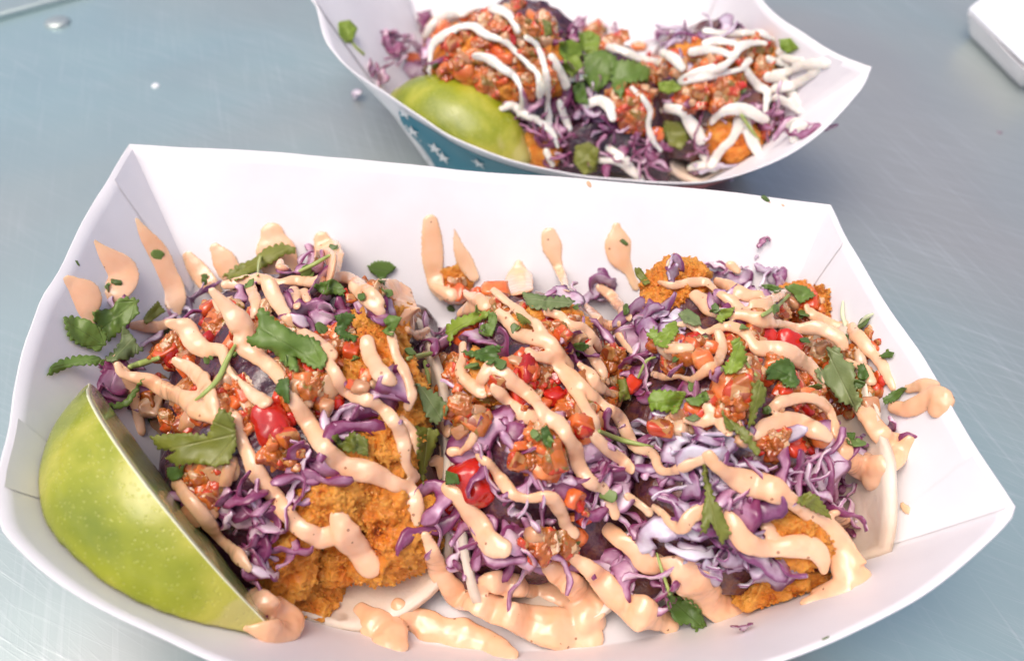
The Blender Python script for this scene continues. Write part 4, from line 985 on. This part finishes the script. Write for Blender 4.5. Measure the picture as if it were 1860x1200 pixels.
for cr, s, lab in [(None, '427,627,3 412,655,5 395,690,5 370,715,4 355,726,2', 'pale curved stem across sauce on the left side of the left taco'), (None, '237,666,5 262,658,6 288,650,4', 'short thick stem beside the pale leaf above the lime'),
                   (None, '545,492,3 570,480,4 598,464,3', 'green stem with leafy tip at the back of the left taco'), (None, '474,464,3 470,480,3 468,500,2', 'tiny upright stem next to the dark curled leaf'),
                   (a4, '640,345,4 700,310,4 765,250,3', 'stem joined to the far leaf on the right taco'), (a7, '805,112,4 900,150,5 980,170,4 1060,185,2', 'long stem bridging middle and right tacos'),
                   (a8, '35,690,2 55,760,3 75,820,3 95,880,3', 'stem rising from the lowest leaf in the sauce'), (a3, '0,815,4 60,800,5 130,785,4', 'stem lying left of the middle taco'),
                   (a4, '540,540,3 575,590,3 610,630,2', 'thin stem under the bright upright leaf'), (a4, '130,720,2 200,712,3 270,710,2', 'stem of the shiny bright leaf'), (a4, '50,640,2 90,560,3 130,545,2', 'thin stem rising left of the right taco'),
                   (a3, '95,830,4 110,900,4 120,950,3', 'upright stem in the gap left of the middle taco')]:
    stem(px(s, *(cr or ((0, 0), 1.))), M_STEM, lab)
for s, m, lab in [('615,40 635,36 650,52 640,75 628,80 616,62', BRI, 'small bright leaf at the left end of the tray behind'), ('1015,78 1040,72 1060,85 1055,105 1030,110 1018,98', BRI, 'leftmost bright leaf in the cluster on the middle back taco'),
                  ('1052,60 1070,55 1090,66 1086,92 1068,100 1054,88', BRI, 'topmost leaf of the cluster on the middle back taco'), ('1060,100 1095,90 1120,104 1112,140 1085,168 1062,150', MID, 'large leaf in the middle of the back leaf cluster'),
                  ('1110,110 1150,110 1182,124 1178,146 1140,150 1128,180 1112,160', MID, 'rightmost wide leaf of the back leaf cluster'), ('1025,105 1050,100 1060,120 1040,140 1022,125', BRI, 'small leaf at lower left of the back leaf cluster'),
                  ('1195,150 1225,146 1238,160 1215,172 1198,165', BRI, 'bright leaf beside the red tomato of the tray behind'), ('1207,220 1235,222 1252,250 1236,272 1214,262 1206,240', OLI, 'olive leaf near the front of the middle back taco'),
                  ('1045,265 1070,258 1088,272 1084,310 1060,318 1042,295', OLI, 'olive leaf at the front wall of the tray behind'), ('1415,72 1435,70 1450,88 1432,98 1418,90', BRI, 'bright leaf at the right end of the tray behind'),
                  ('1040,150 1060,150 1070,190 1045,185', DRK, 'dark leaf under the back leaf cluster'), ('985,35 1000,40 1004,62 990,66', OLI, 'small leaf right of the tall mound behind')]:
    leaf(pxp(s), m, lab, seed=hash(s[:7]) % 50 if False else len(s), group='cilantro leaves on the tray behind')
stem(px('632,66,2 645,85,3 660,98,3'), M_STEM, 'stem of the small leaf at the left end of the tray behind', group='bare cilantro sprigs')
stem(px('903,210,3 920,235,3 935,255,2', (444, 0)), M_STEM, 'light stem under the crema fork of the right back taco')
# flecks of herb lying on sauce and paper
FK = [(T1, '608,450 700,532 300,600 380,650 560,495 452,520 520,655 640,650 585,600 214,515 195,520 285,465 372,508 745,640 430,640'), (T2, '870,560 940,600 1010,560 1050,640 900,660 860,665 990,800 1108,900 1050,560 975,790 820,560 1140,560'), (T3, '1300,560 1350,600 1460,575 1540,620 1560,700 1480,700 1390,745 1256,700 1195,720 1230,650 1405,560 1610,640 1560,800 1570,590')]
for tk, s in FK:
    for u, v in pxp(s):
        dice(tk, u, v, 5, 5, 2, [M_LEAF[2], M_LEAF[0]], 1.0, .05)
# loose scraps away from the tacos
def scrap(u, v, k, s, ang, label, mt=M_CAB, lift=.05):
    p, n, t = hit(u, v); V, F, E = SH[k]; X = (V*s)@npm(face_px(n, ang)).T; X = X-n*((X@n).min())+p+n*lift*.2
    o = obj('cabbage_shred', X, F, mt, None, attr={'edge': E}); tag(o, label, 'cabbage shred', 'loose cabbage shreds')
scrap(1388, 438, 3, .42, 30, 'single dark cabbage shred stuck on the right part of the far wall')
scrap(1353, 1148, 9, .42, 60, 'cabbage shred on the near wall under the right taco')
scrap(648, 180, 12, .6, 80, 'purple cabbage scrap on the steel left of the tray behind', M_CABB)
scrap(1815, 242, 4, .35, -20, 'dark thin scrap on bare steel at the far right')
for u, v, lab in ((141, 478, 'tiny black pepper speck on the left end of the far wall'), (1391, 361, 'green fleck on the far rim near the right corner'), (1500, 1158, 'dark crumb on the near rim at the lower right'), (609, 452, 'green fleck on the round topped sauce blob'), (1134, 440, 'green fleck on the big headed sauce drip')):
    p, n, t = hit(u, v); V, F = DI[11]; s = .3 if u < 200 or u == 1500 else .5
    o = obj('herb_fleck', (V*s*np.array([1.3, .8, .3]))@npm(face_px(n, -40)).T+p, F, M_LEAF[2]); tag(o, lab, 'fleck', 'loose flecks')
for s, lab in (('1535,590,3 1530,570,4 1531,548,2', 'white green lettuce sliver upright behind the right taco'), ('1560,590,2 1575,575,4 1585,570,2', 'white green lettuce sliver slanting behind the right taco')):
    tag(stem(px(s), m_flat('lettuce_pale', (.62, .68, .45), .4), None, name='lettuce_sliver'), lab, 'lettuce', 'lettuce slivers')
